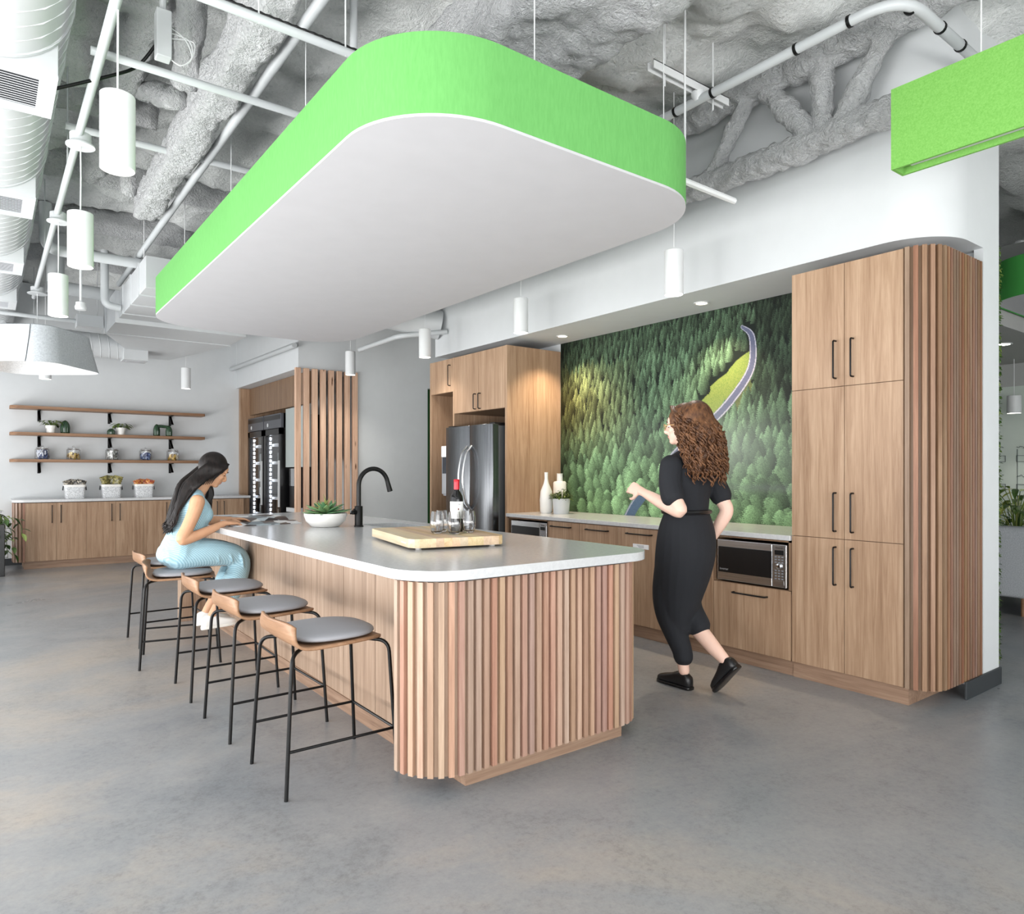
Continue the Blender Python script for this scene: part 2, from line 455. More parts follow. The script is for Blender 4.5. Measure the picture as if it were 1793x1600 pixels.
# kitchen wall: a core wall, and the dropped soffit whose end is rounded
struct('wall_right', MB().box(4.9, 5.09, 1.668, 7.18, 0, 4.05), WALN)
sof = [(4.27, 7.18), (4.9, 7.18), (4.9, 1.668)] + [(4.27 + .34 + .34 * math.cos(a), 1.668 + .34 + .34 * math.sin(a)) for a in [1.5 * PI - .5 * PI * k / 14 for k in range(15)]]
sof = list(reversed(sof))
struct('wall_soffit', MB().prism(sof, 2.69, 4.05), WALN, smooth=.5)
struct('wall_end', MB().box(4.845, 4.9, 1.668, 1.72, 0, 2.69), WALN)
struct('baseboard_right', MB().box(4.56, 5.1, 1.655, 1.668, 0, .105).box(5.09, 5.1, 1.655, 4.0, 0, .105), DARKGREY, bevel=.003)
struct('wall_back', MB().box(-2.45, 3.42, 12.24, 12.4, 0, 4.05), WALN)
struct('wall_alcove', MB().box(3.42, 4.4, 12.24, 12.4, 0, 4.05).box(4.28, 4.4, 9.42, 12.24, 0, 4.05), WALN)
struct('wall_alcove_soffit', MB().box(3.385, 4.225, 9.3, 12.24, 2.735, 4.05), WALN)
struct('wall_partition', MB().box(4.225, 5.395, 9.3, 9.42, 0, 4.05).box(5.395, 6.6, 9.3, 9.42, 2.6, 4.05), WGREY)
struct('wall_green_lobby', MB().box(5.2, 6.8, 10.2, 10.3, 0, 3.2), plain('dark green paint', (44, 112, 44), .6))
# outer shell beyond the picture: glazed left wall, rear wall, office walls
lw = MB()
wins = [(-3.6, -.8), (-.3, 2.5), (3.0, 5.8), (6.3, 9.1), (9.5, 12.1)]
lw.box(-2.45, -2.3, -4, 12.4, 0, .12).box(-2.45, -2.3, -4, 12.4, 3.3, 4.05)
ys = [-4] + [y for w in wins for y in w] + [12.4]
for a, b in zip(ys[0::2], ys[1::2]): lw.box(-2.45, -2.3, a, b, .12, 3.3)
struct('wall_left', lw, WALN)
for i, (a, b) in enumerate(wins):
    m = MB()
    for y in (a, (a + b) / 2, b): m.box(-2.41, -2.35, y - .03, y + .03, .12, 3.3)
    for z in (.15, 2.4, 3.27): m.box(-2.41, -2.35, a, b, z - .03, z + .03)
    struct('window_%d' % (i + 1), m, BLACKM)
struct('wall_rear', MB().box(-2.45, 13.1, -4.1, -3.95, 0, 4.05), WALN)
struct('wall_office_far', MB().box(12.9, 13.05, -4, 12.4, 0, 4.05).box(6.6, 13.05, 12.24, 12.4, 0, 4.05), WALN)

# ------------------------------------------------------------------ mural: a printed aerial photograph of a forest
def make_mural():
    W, H = 620, 356
    Y0, Y1, Z0, Z1 = 5.63, 2.53, .914, 2.69
    rng = np.random.default_rng(11)
    vis = (5.63 - 2.97) / (Y0 - Y1)                       # the part left of the tall cabinet
    img = np.zeros((H, W, 3))
    yy, xx = np.mgrid[0:H, 0:W]; u = xx / W / vis; v = yy / H
    img[:] = np.array([.004, .009, .006])
    # the road and its grassy verge, as a curve (u, v, half width)
    road = catmull([(.838, .105, .008), (.872, .16, .016), (.868, .30, .020), (.80, .43, .022), (.72, .53, .022), (.63, .62, .024), (.55, .72, .026), (.47, .84, .028), (.40, .94, .031), (.36, 1.03, .034)], 24)
    rd = np.full((H, W), 9.); rw = np.zeros((H, W))
    asp = (Y0 - Y1) * vis / (Z1 - Z0)
    for a in road:
        d = np.hypot((u - a[0]) * asp, v - a[1]) / a[2]
        k = d < rd; rd[k] = d[k]; rw[k] = a[2]
    side = np.interp(v.ravel(), [a[1] for a in road], [a[0] for a in road]).reshape(H, W)
    wig = np.interp(v.ravel(), np.linspace(0, 1, 40), rng.random(40)).reshape(H, W) * .03
    verge = (v > .2) & (v < .64) & (u < side) & (u > side - .135 * np.sin(np.clip((v - .2) / .44, 0, 1) * PI) ** .7 + wig)
    n1 = rng.random((H, W))
    img[verge] = (np.array([.13, .20, .045]) + n1[..., None] * np.array([.10, .07, .02]))[verge]
    v2 = (v > .3) & (v < .62) & (u >= side) & (u < side + .055 * np.sin(np.clip((v - .3) / .32, 0, 1) * PI) + wig - .01)
    img[v2] = (np.array([.06, .085, .03]) + n1[..., None] * np.array([.06, .045, .02]))[v2]
    roadmask = (rd < 1) & (v < .70)
    nocov = roadmask | ((verge | v2) & (v < .62))
    # trees: painted far (top) to near (bottom)
    T = []
    vv = -.02
    while vv < 1.08:
        size = .050 + .062 * vv
        uu = -.02 + rng.random() * .02
        while uu < 1.22:
            T.append((vv + (rng.random() - .5) * size * .7, uu + (rng.random() - .5) * .012, size * (.75 + .55 * rng.random())))
            uu += size / asp * .60
        vv += size * .33
    T.sort()
    for tv, tu, size in T:
        px = int(tu * vis * W); base = int(tv * H)
        # do not plant on the road
        bx = min(max(px, 0), W - 1); by = min(max(base, 0), H - 1)
        if nocov[by, bx] or nocov[max(0, min(H - 1, by - 2)), bx]: continue
        h = size * H * 1.15; w = h * (.30 + .10 * tv) * (1 + .5 * max(0, tv - .6))
        r0, r1 = max(0, int(base - h)), min(H, base + 1)
        c0, c1 = max(0, int(px - w)), min(W, int(px + w) + 1)
        if r1 <= r0 or c1 <= c0: continue
        gy, gx = np.mgrid[r0:r1, c0:c1]
        t = (gy - (base - h)) / h                           # 0 top, 1 base
        roundness = min(1, max(0, (tv - .5) * 2.2))
        prof = (t ** (.85 - .45 * roundness)) * (1 - .35 * np.clip(t - .75, 0, 1) * 4 * (.4 + roundness))
        dx = (gx - px) / max(w, 1)
        jag = .22 * np.sin(gy * 2.1 + px) * rng.random() + .35 * (rng.random(gy.shape) - .5)
        m = np.abs(dx) < prof * (.9 + jag)
        # colour of this stand of trees
        g = np.array([.066, .114, .066])
        if tu < .42 and .2 < tv < .75: g = g * (1 - .75 * (1 - abs(tv - .45) / .4) * (1 - tu / .45)) + np.array([.19, .18, .05]) * (.75 * max(0, 1 - abs(tv - .42) / .38) * max(0, 1 - tu / .45))
        if tv > .6: g = g * (1 - .4 * (tv - .6) / .4) + np.array([.105, .185, .09]) * (.75 * (tv - .6) / .4 + .1)
        edge = min(1, max(0.22, .2 + tu * 5)) * min(1, max(.3, .35 + tv * 2.4))
        if tu > .88 and tv < .5: edge *= .38
        if tu > .75 and tv > .78: edge *= .8
        g = g * edge * (.45 + .95 * rng.random())
        lit = np.clip(.95 - .62 * dx / np.maximum(prof, .12) - .85 * t ** 1.3 + .25, .06, 1.7)[..., None] * (.62 + .85 * rng.random(gy.shape))[..., None]
        col = g[None, None, :] * lit * 1.15
        sub = img[r0:r1, c0:c1]
        sub[m] = col[m]
    # repaint the open stretch of road
    rc = np.array([.105, .115, .185])
    img[roadmask] = rc * (.9 + .2 * n1[..., None])[roadmask]
    line = roadmask & (np.abs(rd - .80) < .13); img[line] = np.array([.40, .40, .47])
    low = (rd < 1) & (v > .86) & (u < .47)
    img[low] = (np.array([.07, .115, .19]) * (.9 + .2 * n1[..., None]))[low]
    ll = low & (np.abs(rd - .8) < .12) & (u < side); img[ll] = np.array([.32, .35, .43])
    # pale mist that lies over the lower right of the photograph
    mist = np.exp(-(((u - .93) / .30) ** 2 + ((v - .70) / .17) ** 2)) * .42 + np.exp(-(((u - .62) / .25) ** 2 + ((v - .60) / .12) ** 2)) * .12
    mist = mist * (.75 + .25 * np.sin(u * 14 + v * 5))
    img = img * (1 - mist[..., None]) + np.array([.34, .39, .38]) * mist[..., None]
    band = np.exp(-((v - .835) / .018) ** 2) * np.clip((u - .62) / .3, 0, 1) * .4
    img = img * (1 - band[..., None]) + np.array([.16, .18, .19]) * band[..., None]
    img = np.clip(img, 0, 1)
    X = 4.8915
    m = MB()
    vs = np.zeros((H * W, 3), np.float32)
    vs[:, 0] = 0; vs[:, 1] = ((Y0 + (Y1 - Y0) * xx / (W - 1)) - 4.08).ravel(); vs[:, 2] = (Z1 - (Z1 - Z0) * yy / (H - 1) - Z0).ravel()
    idx = np.arange(H * W).reshape(H, W)
    q = np.stack([idx[:-1, :-1], idx[1:, :-1], idx[1:, 1:], idx[:-1, 1:]], -1).reshape(-1, 4)
    me = bpy.data.meshes.new('forest_mural')
    # thin sheet: printed face plus a back face and rim
    nb = H * W
    extra = np.array([[.008, Y0 - 4.08, Z1 - Z0], [.008, Y1 - 4.08, Z1 - Z0], [.008, Y1 - 4.08, 0], [.008, Y0 - 4.08, 0]], np.float32)
    faces = [tuple(int(i) for i in f) for f in q] + [(nb, nb + 1, nb + 2, nb + 3)]
    me.from_pydata(np.vstack([vs, extra]).tolist(), [], faces)
    ca = me.color_attributes.new('print', 'FLOAT_COLOR', 'POINT')
    cols = np.ones((nb + 4, 4), np.float32); cols[:nb, :3] = img.reshape(-1, 3); cols[nb:, :3] = .02
    ca.data.foreach_set('color', cols.ravel())
    t = NT('printed forest mural'); a = t.n('VertexColor', layer_name='print')
    t.p(col=a.outputs['Color'], rough=.5, spec=.22)
    me.materials.append(t.m)
    o = bpy.data.objects.new('forest_mural', me); C.objects.link(o); o.location = (X, 4.08, Z0); OFF[o.name] = V(o.location)
    tag(o, 'large wall mural of a conifer forest with a curving road', 'mural')
make_mural()
from mathutils.geometry import tessellate_polygon
def prism_hole(m, outer, inner, z0, z1):
    po = [V(x, y, 0) for x, y in outer]; pi = [V(x, y, 0) for x, y in inner]
    tri = tessellate_polygon([po, pi]); pts = outer + inner; n = len(pts)
    def up(t):
        a, b, c = (pts[i] for i in t)
        return t if (b[0] - a[0]) * (c[1] - a[1]) - (b[1] - a[1]) * (c[0] - a[0]) > 0 else t[::-1]
    tri = [up(tuple(t)) for t in tri]
    fs = [tuple(i + n for i in t) for t in tri] + [t[::-1] for t in tri]
    no = len(outer); ni = len(inner)
    fs += [(i, (i + 1) % no, n + (i + 1) % no, n + i) for i in range(no)]
    fs += [(no + (i + 1) % ni, no + i, n + no + i, n + no + (i + 1) % ni) for i in range(ni)]
    return m.add([(x, y, z0) for x, y in pts] + [(x, y, z1) for x, y in pts], fs)

FONT_CACHE = {}
def text(name, body, size, parent, loc, rot, mat, depth=.0006, align='CENTER'):
    cu = bpy.data.curves.new(name, 'FONT'); cu.body = body; cu.size = size; cu.extrude = depth; cu.align_x = align; cu.align_y = 'CENTER'
    cu.materials.append(mat)
    tmp = bpy.data.objects.new(name, cu); C.objects.link(tmp); bpy.context.view_layer.update()
    me = bpy.data.meshes.new_from_object(tmp.evaluated_get(bpy.context.evaluated_depsgraph_get())); bpy.data.objects.remove(tmp); me.name = name
    if not me.materials: me.materials.append(mat)
    o = bpy.data.objects.new(name, me); C.objects.link(o); o.parent = parent
    o.location = V(loc) - OFF[parent.name]; o.rotation_euler = rot; OFF[o.name] = V(loc)
    return o
FX = (PI / 2, 0, -PI / 2)      # lettering on a face that looks towards -X
FY = (PI / 2, 0, 0)            # lettering on a face that looks towards -Y

def pull(parent, face, a, b, c0, c1, vertical, out=.034, r=.0055, name='handle'):
    """bar pull on a door. face 'X' = door looks to -X at x=a (b = y), 'Y' = looks to -Y at y=a (b = x); c0..c1 = z range, or the horizontal range with b = z"""
    if face == 'X':
        P = [(a + .002, b, c0), (a - out, b, c0), (a - out, b, c1), (a + .002, b, c1)] if vertical else [(a + .002, c0, b), (a - out, c0, b), (a - out, c1, b), (a + .002, c1, b)]
    else:
        P = [(b, a + .002, c0), (b, a - out, c0), (b, a - out, c1), (b, a + .002, c1)] if vertical else [(c0, a + .002, b), (c0, a - out, b), (c1, a - out, b), (c1, a + .002, b)]
    return MB().tube(fillet(P, .012, 4), r, 8).build(name, BLACKM, parent, SM)

def slats(m, path, pitch, w, d, z0, z1, start=.0):
    """square battens standing along a polyline; outward is the right-hand side of the path"""
    P = [V(x, y, 0) for x, y in path]; L = [0]
    for i in range(len(P) - 1): L.append(L[-1] + (P[i + 1] - P[i]).length)
    s = start + w / 2
    while s < L[-1]:
        i = max(k for k in range(len(L)) if L[k] <= s); i = min(i, len(P) - 2)
        t = (s - L[i]) / max(L[i + 1] - L[i], 1e-6); p = P[i].lerp(P[i + 1], t)
        # tangent smoothed over the batten
        dr = (P[i + 1] - P[i]).normalized()
        ang = math.atan2(dr.y, dr.x)
        nrm = V(dr.y, -dr.x, 0)
        m.obox((p.x + nrm.x * d / 2, p.y + nrm.y * d / 2, (z0 + z1) / 2), w, d, z1 - z0, ang)
        s += pitch
    return m
def arc(cx, cy, r, a0, a1, n=12):
    return [(cx + r * math.cos(a0 + (a1 - a0) * k / n), cy + r * math.sin(a0 + (a1 - a0) * k / n)) for k in range(n + 1)]
def strip(m, path, t, z0, z1):
    """backing board that follows a path (thickness t to the left of it)"""
    P = [V(x, y, 0) for x, y in path]; R = []
    for i, p in enumerate(P):
        d = (P[min(i + 1, len(P) - 1)] - P[max(i - 1, 0)]).normalized(); q = p + V(-d.y, d.x, 0) * t
        R.append([(p.x, p.y, z0), (p.x, p.y, z1), (q.x, q.y, z1), (q.x, q.y, z0)])
    return m.loft(R)

# ------------------------------------------------------------------ island
isl = thing('kitchen_island', 'long oak kitchen island with a battened rounded end', 'island', (2.06, 4.6, 0))
core = MB().box(1.62, 2.71, 2.68, 6.72, .0, .872)
core.prism(rrect(1.41, 2.70, 2.465, 2.7, (.19, .17, 0, 0)), .073, .872)
core.build('body', WDARK, isl)
pth = arc(1.60, 2.655, .205, PI, 1.5 * PI) + arc(2.51, 2.65, .20, 1.5 * PI, 2 * PI) + [(2.71, 2.72)]
m = MB(); slats(m, pth, .041, .024, .018, .073, .876); m.build('slatted_end', WSLAT, isl)
m = MB(); strip(m, pth, .02, .073, .876); m.build('backing_board', WOAKI, isl)
m = MB().prism(rrect(1.40, 2.72, 2.44, 6.82, (.21, .19, .06, .06)), .876, .886); m.build('shadow_reveal', DARKGREY, isl)
m = MB().box(1.624, 2.561, 2.482, 2.70, 0, .073); m.build('toe_kick', WPLINTHX, isl)
yb = [2.665, 2.90, 3.292, 3.687, 4.08, 4.475, 4.87, 5.265, 5.66, 6.055, 6.45, 6.72]
for a, b in zip(yb, yb[1:]): MB().box(1.60, 1.62, a + .0025, b - .0025, .08, .876).build('panel', WOAKI, isl)
MB().box(1.592, 1.62, 2.665, 6.72, 0, .08).build('skirting', WPLINTH, isl)
MB().box(1.386, 2.71, 6.72, 6.85, .0, .876).build('end_panel', WOAKI, isl)
yr = [2.72, 3.3, 3.9, 4.5, 5.1, 5.7, 6.3, 6.72]
for a, b in zip(yr, yr[1:]): MB().box(2.71, 2.73, a + .0015, b - .0015, .08, .872).build('aisle_door', WOAK, isl)

SINK = (2.30, 2.62, 4.28, 4.98)
m = MB(); prism_hole(m, rrect(1.348, 2.765, 2.40, 6.86, (.25, .20, .09, .09), 12), rrect(*SINK, .03, 5), .886, .928)
top = m.build('island_worktop', QUARTZ, None, .5, .004, 2)
tag(top, 'thick pale grey quartz worktop with rounded corners on the island', 'worktop')
m = MB(); a = rrect(*SINK, .03, 5); b = rrect(SINK[0] + .012, SINK[1] - .012, SINK[2] + .012, SINK[3] - .012, .05, 5)
a2 = rrect(SINK[0] - .004, SINK[1] + .004, SINK[2] - .004, SINK[3] + .004, .03, 5)
m.loft([[(x, y, .885) for x, y in a2], [(x, y, .70) for x, y in rrect(SINK[0] - .002, SINK[1] + .002, SINK[2] - .002, SINK[3] + .002, .05, 5)]], cap=False)
m.loft([[(x, y, .885) for x, y in a], [(x, y, .71) for x, y in b]], cap=False)
m.loft([[(x, y, .885) for x, y in a2], [(x, y, .885) for x, y in a]], cap=False)
m.add([(x, y, .71) for x, y in b], [tuple(range(len(b)))]); m.add([(x, y, .70) for x, y in b], [tuple(range(len(b)))[::-1]])
sk = thing('sink', 'stainless steel sink sunk into the island worktop', 'sink', (2.46, 4.63, .70))
m.build('basin', STEEL, sk, .6)
MB().lathe([(.04, .7105), (.04, .714), (.028, .714), (.024, .7115)], (2.46, 4.63)).build('drain', CHROME, sk, SM)

fa = thing('faucet', 'matt black gooseneck faucet beside the island sink', 'faucet', (2.187, 4.77, .928))
MB().lathe([(.034, .928), (.034, .936), (.029, .94), (.029, 1.075), (.026, 1.08)], (2.187, 4.77)).build('base', BLACKM, fa, SM)
cx_ = 2.187; R_ = .118
P = [(cx_, 4.77, 1.07), (cx_, 4.77, 1.228)] + [(cx_ + R_ - R_ * math.cos(t), 4.77, 1.228 + R_ * 1.06 * math.sin(t)) for t in [PI * .93 * k / 18 for k in range(1, 19)]]
e = V(P[-1]); d = (V(P[-1]) - V(P[-2])).normalized()
MB().tube(P, .0165, 14).build('spout', BLACKM, fa, SM)
MB().tube([e - d * .01, e + d * .035, e + d * .075], [.0165, .0185, .0205], 14).build('spray_head', BLACKM, fa, SM)
MB().tube([(cx_ - .025, 4.765, 1.035), (cx_ - .055, 4.755, 1.035)], .016, 12).tube([(cx_ - .05, 4.756, 1.035), (cx_ - .062, 4.72, 1.055), (cx_ - .066, 4.70, 1.062)], .006, 8).build('lever', BLACKM, fa, SM)

# ------------------------------------------------------------------ bar stools
SG = 'bar stools along the island'
def make_stool(loc, rz, label):
    t = thing('bar_stool', label, 'stool', loc, SG, rz, local=True)
    prof = catmull([(.222, .586, .11), (.19, .598, .175), (.08, .601, .215), (-.06, .598, .226), (-.155, .600, .226), (-.203, .622, .225), (-.226, .660, .220), (-.238, .706, .206)], 5)
    n = len(prof)
    def fn(u, v):
        a = prof[min(n - 1, int(round(v * (n - 1))))]; s = u * 2 - 1
        lip = max(0, (a[1] - .60) / .11)
        x = a[0] + .040 * lip * s * s; z = a[1] + .004 * s * s - lip * .022 * abs(s) ** 5
        return (x, a[2] * s, z)
    m = MB().grid(fn, 16, n - 1); m.f = [f[::-1] for f in m.f]
    sh = m.build('seat_shell', WSTOOL, t, 9)
    so = sh.modifiers.new('ply', 'SOLIDIFY'); so.thickness = .012; so.offset = 1
    # padded cushion
    R = []
    def outline(k, z, bul):
        out = []
        for j in range(40):
            a = 2 * PI * j / 40; c, s = math.cos(a), math.sin(a)
            x = .012 + k * .192 * math.copysign(abs(c) ** .62, c); y = k * .212 * math.copysign(abs(s) ** .62, s)
            if c > 0: y *= 1 - .14 * c
            out.append((x, y, z + bul * (1 - (x / .2) ** 2 * .35) * (1 - (y / .22) ** 2 * .4)))
        return out
    R = [outline(.97, .613, 0), outline(1.0, .619, 0), outline(.995, .626, .001), outline(.96, .631, .003), outline(.85, .634, .006), outline(.6, .635, .010), outline(.3, .635, .012), outline(.03, .635, .0125)]
    MB().loft(R).build('seat_pad', GREYLEA, t, 9)
    for sx in (-1, 1):
        for sy in (-1, 1):
            P = fillet([(sx * .25, sy * .228, 0), (sx * .218, sy * .205, .578), (sx * .10, sy * .09, .590)], .05, 6)
            MB().tube(P, .0085, 10).build('leg', BLACKM, t, SM)
    zr = .19
    g = lambda sx, sy: (sx * (.25 - .032 * zr / .578), sy * (.228 - .023 * zr / .578), zr)
    for p, q in ((g(-1, -1), g(1, -1)), (g(-1, 1), g(1, 1)), (g(1, -1), g(1, 1))):
        MB().tube([p, q], .0065, 8).build('footrest', BLACKM, t, SM)
    MB().box(-.10, .10, -.09, .09, .585, .597).build('seat_plate', BLACKM, t)
    return t
st = make_stool((1.22, 3.03, 0), 0, 'bar stool nearest the battened end of the island')
dup(st, (1.20, 3.79, 0), .02, 'second bar stool from the battened end of the island')
dup(st, (1.20, 4.55, 0), -.02, 'bar stool in front of the one the seated woman uses')
dup(st, (1.115, 5.40, 0), -.21, 'bar stool the woman in blue is sitting on')
dup(st, (1.17, 6.12, 0), .03, 'farthest bar stool, behind the seated woman')

# ------------------------------------------------------------------ kitchen wall cabinetry (doors look to -X)
DX = 4.18
tall = thing('tall_pantry_cabinet', 'tall oak pantry cabinet with six doors and a battened rounded side', 'cabinet', (4.5, 2.18, 0))
MB().box(4.2, 4.88, 1.835, 2.53, .1, 2.605).build('body', WDARK, tall)
rows = [(.1, .918), (.918, 1.853), (1.853, 2.605)]
ysd = [(1.838, 2.181), (2.185, 2.529)]
hz = [(.636, .867), (.965, 1.20), (1.905, 2.134)]
for (za, zb), (h0, h1) in zip(rows, hz):
    for j, (a, b) in enumerate(ysd):
        d = MB().box(DX, DX + .02, a, b, za + .002, zb - .002).build('door', WOAK, tall)
        pull(d, 'X', DX, 2.128 if j == 0 else 2.236, h0, h1, True)
MB().box(4.20, 4.86, 1.82, 2.53, 0, .1).build('toe_kick', WPLINTH, tall)
pth = [(4.188, 1.832)] + arc(4.345, 1.835 + .0, .145, PI, 1.5 * PI) + [(4.86, 1.69)]
pth = [(4.19, 1.832)] + arc(4.335, 1.835, .145, PI + .02, 1.5 * PI) + [(4.845, 1.69)]
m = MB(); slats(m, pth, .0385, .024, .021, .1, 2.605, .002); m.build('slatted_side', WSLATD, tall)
m = MB(); strip(m, pth, .018, .1, 2.605); m.build('backing_board', WDARK, tall)

def plain_unit(label, y0, y1, hy):
    t = thing('base_cabinet', label, 'cabinet', (4.5, (y0 + y1) / 2, 0), 'base cabinets under the kitchen worktop')
    MB().box(4.2, 4.87, y0, y1, .1, .88).build('body', WDARK, t)
    d = MB().box(DX, DX + .02, y0 + .002, y1 - .002, .102, .874).build('door', WOAK, t)
    pull(d, 'X', DX, .832, hy - .13, hy + .13, False)
    return t
plain_unit('oak base cabinet right behind the walking woman', 3.14, 3.62, 3.38)
bc = plain_unit('oak base cabinet with a white label plate on its front', 3.62, 4.09, 3.85)
plain_unit('oak base cabinet second from the far microwave', 4.09, 4.56, 4.33)
plain_unit('oak base cabinet beside the far microwave', 4.56, 4.985, 4.80)
lp = MB().box(4.174, 4.18, 3.754, 3.918, .715, .752).build('label_plate', plain('white label card', (240, 240, 242), .4), bc)
lp['label'] = 'small white label plate'
for k in range(3): MB().box(4.1733, 4.1738, 3.80, 3.875 - .01 * k, .741 - .008 * k, .744 - .008 * k).build('label_line', plain('grey print', (120, 124, 130), .6), lp)
MB_ = MB().box(4.21, 4.86, 2.535, 5.63, 0, .1)
struct('baseboard_kitchen', MB_, WPLINTH)

def niche_unit(label, y0, y1, z_split, drawer):
    t = thing('microwave_cabinet', label, 'cabinet', (4.5, (y0 + y1) / 2, 0), 'base cabinets under the kitchen worktop')
    m = MB().box(4.185, 4.87, y0, y0 + .02, .1, .88).box(4.185, 4.87, y1 - .02, y1, .1, .88).box(4.185, 4.87, y0, y1, .868, .88).box(4.185, 4.87, y0, y1, z_split - .02, z_split).box(4.85, 4.87, y0, y1, .1, .88).box(4.185, 4.87, y0, y1, .1, .12)
    m.build('body', WDARK, t)
    d = MB().box(DX, DX + .02, y0 + .002, y1 - .002, .102, z_split - .004).build('drawer', WOAK, t)
    pull(d, 'X', DX, .492, (y0 + y1) / 2 - .13, (y0 + y1) / 2 + .13, False)
    return t
niche_unit('oak cabinet with the near microwave above its deep drawer', 2.535, 3.14, .555, True)
niche_unit('oak cabinet with the far microwave beside the refrigerator panel', 4.985, 5.63, .555, True)
wt = MB().box(4.165, 4.886, 2.535, 5.632, .882, .916).build('kitchen_worktop', QUARTZ, None, bevel=.003)
tag(wt, 'pale grey quartz worktop running below the forest mural', 'worktop')

BTN = plain('grey keypad print', (120, 122, 128), .5)
def microwave(label, y0, y1, z0, z1):
    t = thing('microwave', label, 'microwave', (4.4, (y0 + y1) / 2, z0), 'microwaves below the kitchen worktop')
    x = 4.168
    MB().box(x + .02, 4.56, y0 + .004, y1 - .004, z0 + .012, z1 - .003).build('body', BLACKP, t, bevel=.004)
    yc = y0 + .105                                              # control strip is on the right, towards -Y
    d = MB().box(x, x + .02, yc, y1, z0, z1).build('door', STEELH, t, bevel=.004)
    MB().box(x - .003, x, yc + .002, y1 - .012, z0 + .055, z1 - .048).build('window', BLACKP, d)
    text('window_lettering', 'Inverter', .022, d, (x - .0035, y1 - .06, z0 + .078), FX, plain('silver print', (190, 192, 196), .4, .6))
    c = MB().box(x - .001, x + .02, y0, yc - .002, z0, z1).build('control_panel', STEELH, t, bevel=.004)
    MB().box(x - .003, x - .001, y0 + .018, yc - .02, z1 - .068, z1 - .038).build('display', BLACKP, c)
    text('brand_lettering', 'Panasonic', .013, c, (x - .0015, (y0 + yc) / 2, z1 - .022), FX, BLACKM)
    m = MB()
    for r in range(9):
        if r in (3, 4): continue
        for q in range(3): m.box(x - .0022, x - .001, y0 + .022 + q * .024, y0 + .036 + q * .024, z1 - .086 - r * .018, z1 - .078 - r * .018)
    m.build('keypad_buttons', BTN, c)  # raised blocks are the keypad buttons
    cyv, czv = (y0 + yc) / 2, z1 - .142
    R = []
    mm = MB(); rings = [[(x - dx, cyv + r * math.cos(2 * PI * k / 20), czv + r * math.sin(2 * PI * k / 20)) for k in range(20)] for dx, r in ((0, .02), (.012, .019), (.014, .016))]
    mm.loft(rings).build('dial', CHROME, c, SM)
    MB().box(x - .0022, x - .001, y0 + .018, yc - .02, z0 + .018, z0 + .045).build('open_button', STEELH, c)
    m = MB()
    for yy in (y0 + .06, y1 - .06): m.cyl((4.25, yy), .012, z0 - .012, z0 + .014, 10); m.cyl((4.5, yy), .012, z0 - .012, z0 + .014, 10)
    m.build('foot', BLACKP, t)
    return t
microwave('steel microwave below the worktop, right of the walking woman', 2.56, 3.10, .569, .852)
microwave('steel microwave beside the refrigerator panel', 5.0, 5.545, .569, .852)

# refrigerator surround and niche
fs = thing('refrigerator_cabinet', 'oak surround over and beside the steel refrigerator', 'cabinet', (4.5, 6.13, 0))
MB().box(4.18, 4.89, 5.632, 5.664, 0, 2.605).build('side_panel', WOAK, fs)
MB().box(4.2, 4.89, 5.664, 6.618, 1.977, 2.605).build('body', WDARK, fs)
for a, b, hy in ((5.667, 6.140, 6.10), (6.144, 6.616, 6.19)):
    d = MB().box(DX, DX + .02, a, b, 1.979, 2.603).build('door', WOAK, fs); pull(d, 'X', DX, hy, 2.0, 2.16, True)
MB().box(4.18, 4.89, 6.618, 6.645, 0, 2.605).build('side_panel', WOAK, fs)
nc = thing('niche_cabinet', 'narrow oak cabinet with an open niche holding the water dispenser', 'cabinet', (4.5, 6.9, 0))
MB().box(4.2, 4.89, 6.645, 7.12, 2.228, 2.605).build('body', WDARK, nc)
d = MB().box(DX, DX + .02, 6.648, 7.118, 2.23, 2.603).build('door', WOAK, nc); pull(d, 'X', DX, 6.70, 2.30, 2.53, True)
MB().box(4.18, 4.89, 7.12, 7.15, 0, 2.605).build('side_panel', WOAK, nc)
MB().box(4.82, 4.89, 6.645, 7.12, 0, 2.228).build('back_panel', WDARK, nc)
MB().cyl((4.79, 6.80), .03, 1.74, 1.80, 14).build('socket', BLACKP, nc)

fr = thing('refrigerator', 'stainless french door refrigerator in the oak surround', 'refrigerator', (4.45, 6.14, 0))
MB().box(4.13, 4.8, 5.70, 6.59, .03, 1.80).build('body', plain('grey appliance side', (90, 93, 96), .4, .5), fr, bevel=.005)
def fdoor(y0, y1, z0, z1, name, label=None):
    # slightly bowed steel door
    P = []
    n = 10
    for k in range(n + 1):
        s = k / n; P.append((4.055 - .022 * (1 - (2 * s - 1) ** 2) - .0, y0 + (y1 - y0) * s))
    poly = P[::-1] + [(4.128, y0), (4.128, y1)]
    return MB().prism(poly, z0, z1).build(name, STEEL, fr, .5, .004)
for a, b in ((5.70, 6.112), (6.118, 6.59)):
    d = fdoor(a, b, .64, 1.815, 'door')
    yh = 6.075 if a < 5.9 else 6.155
    P = [(4.05, yh, .93), (3.985, yh, 1.0)] + [(3.985 - .045 * math.sin(PI * k / 10), yh, 1.0 + .53 * k / 10) for k in range(1, 10)] + [(3.985, yh, 1.53), (4.05, yh, 1.60)]
    MB().tube(fillet(P, .02, 3), .013, 12).build('handle', STEELH, d, SM)
d = fdoor(5.70, 6.59, .06, .63, 'freezer_drawer')
MB().tube(fillet([(4.04, 5.80, .56), (3.985, 5.80, .56), (3.985, 6.49, .56), (4.04, 6.49, .56)], .03, 4), .013, 12).build('handle', STEELH, d, SM)
MB().box(4.08, 4.3, 5.71, 5.80, 1.80, 1.83).box(4.08, 4.3, 6.49, 6.58, 1.80, 1.83).build('hinge_cover', BLACKP, fr, bevel=.004)
m = MB()
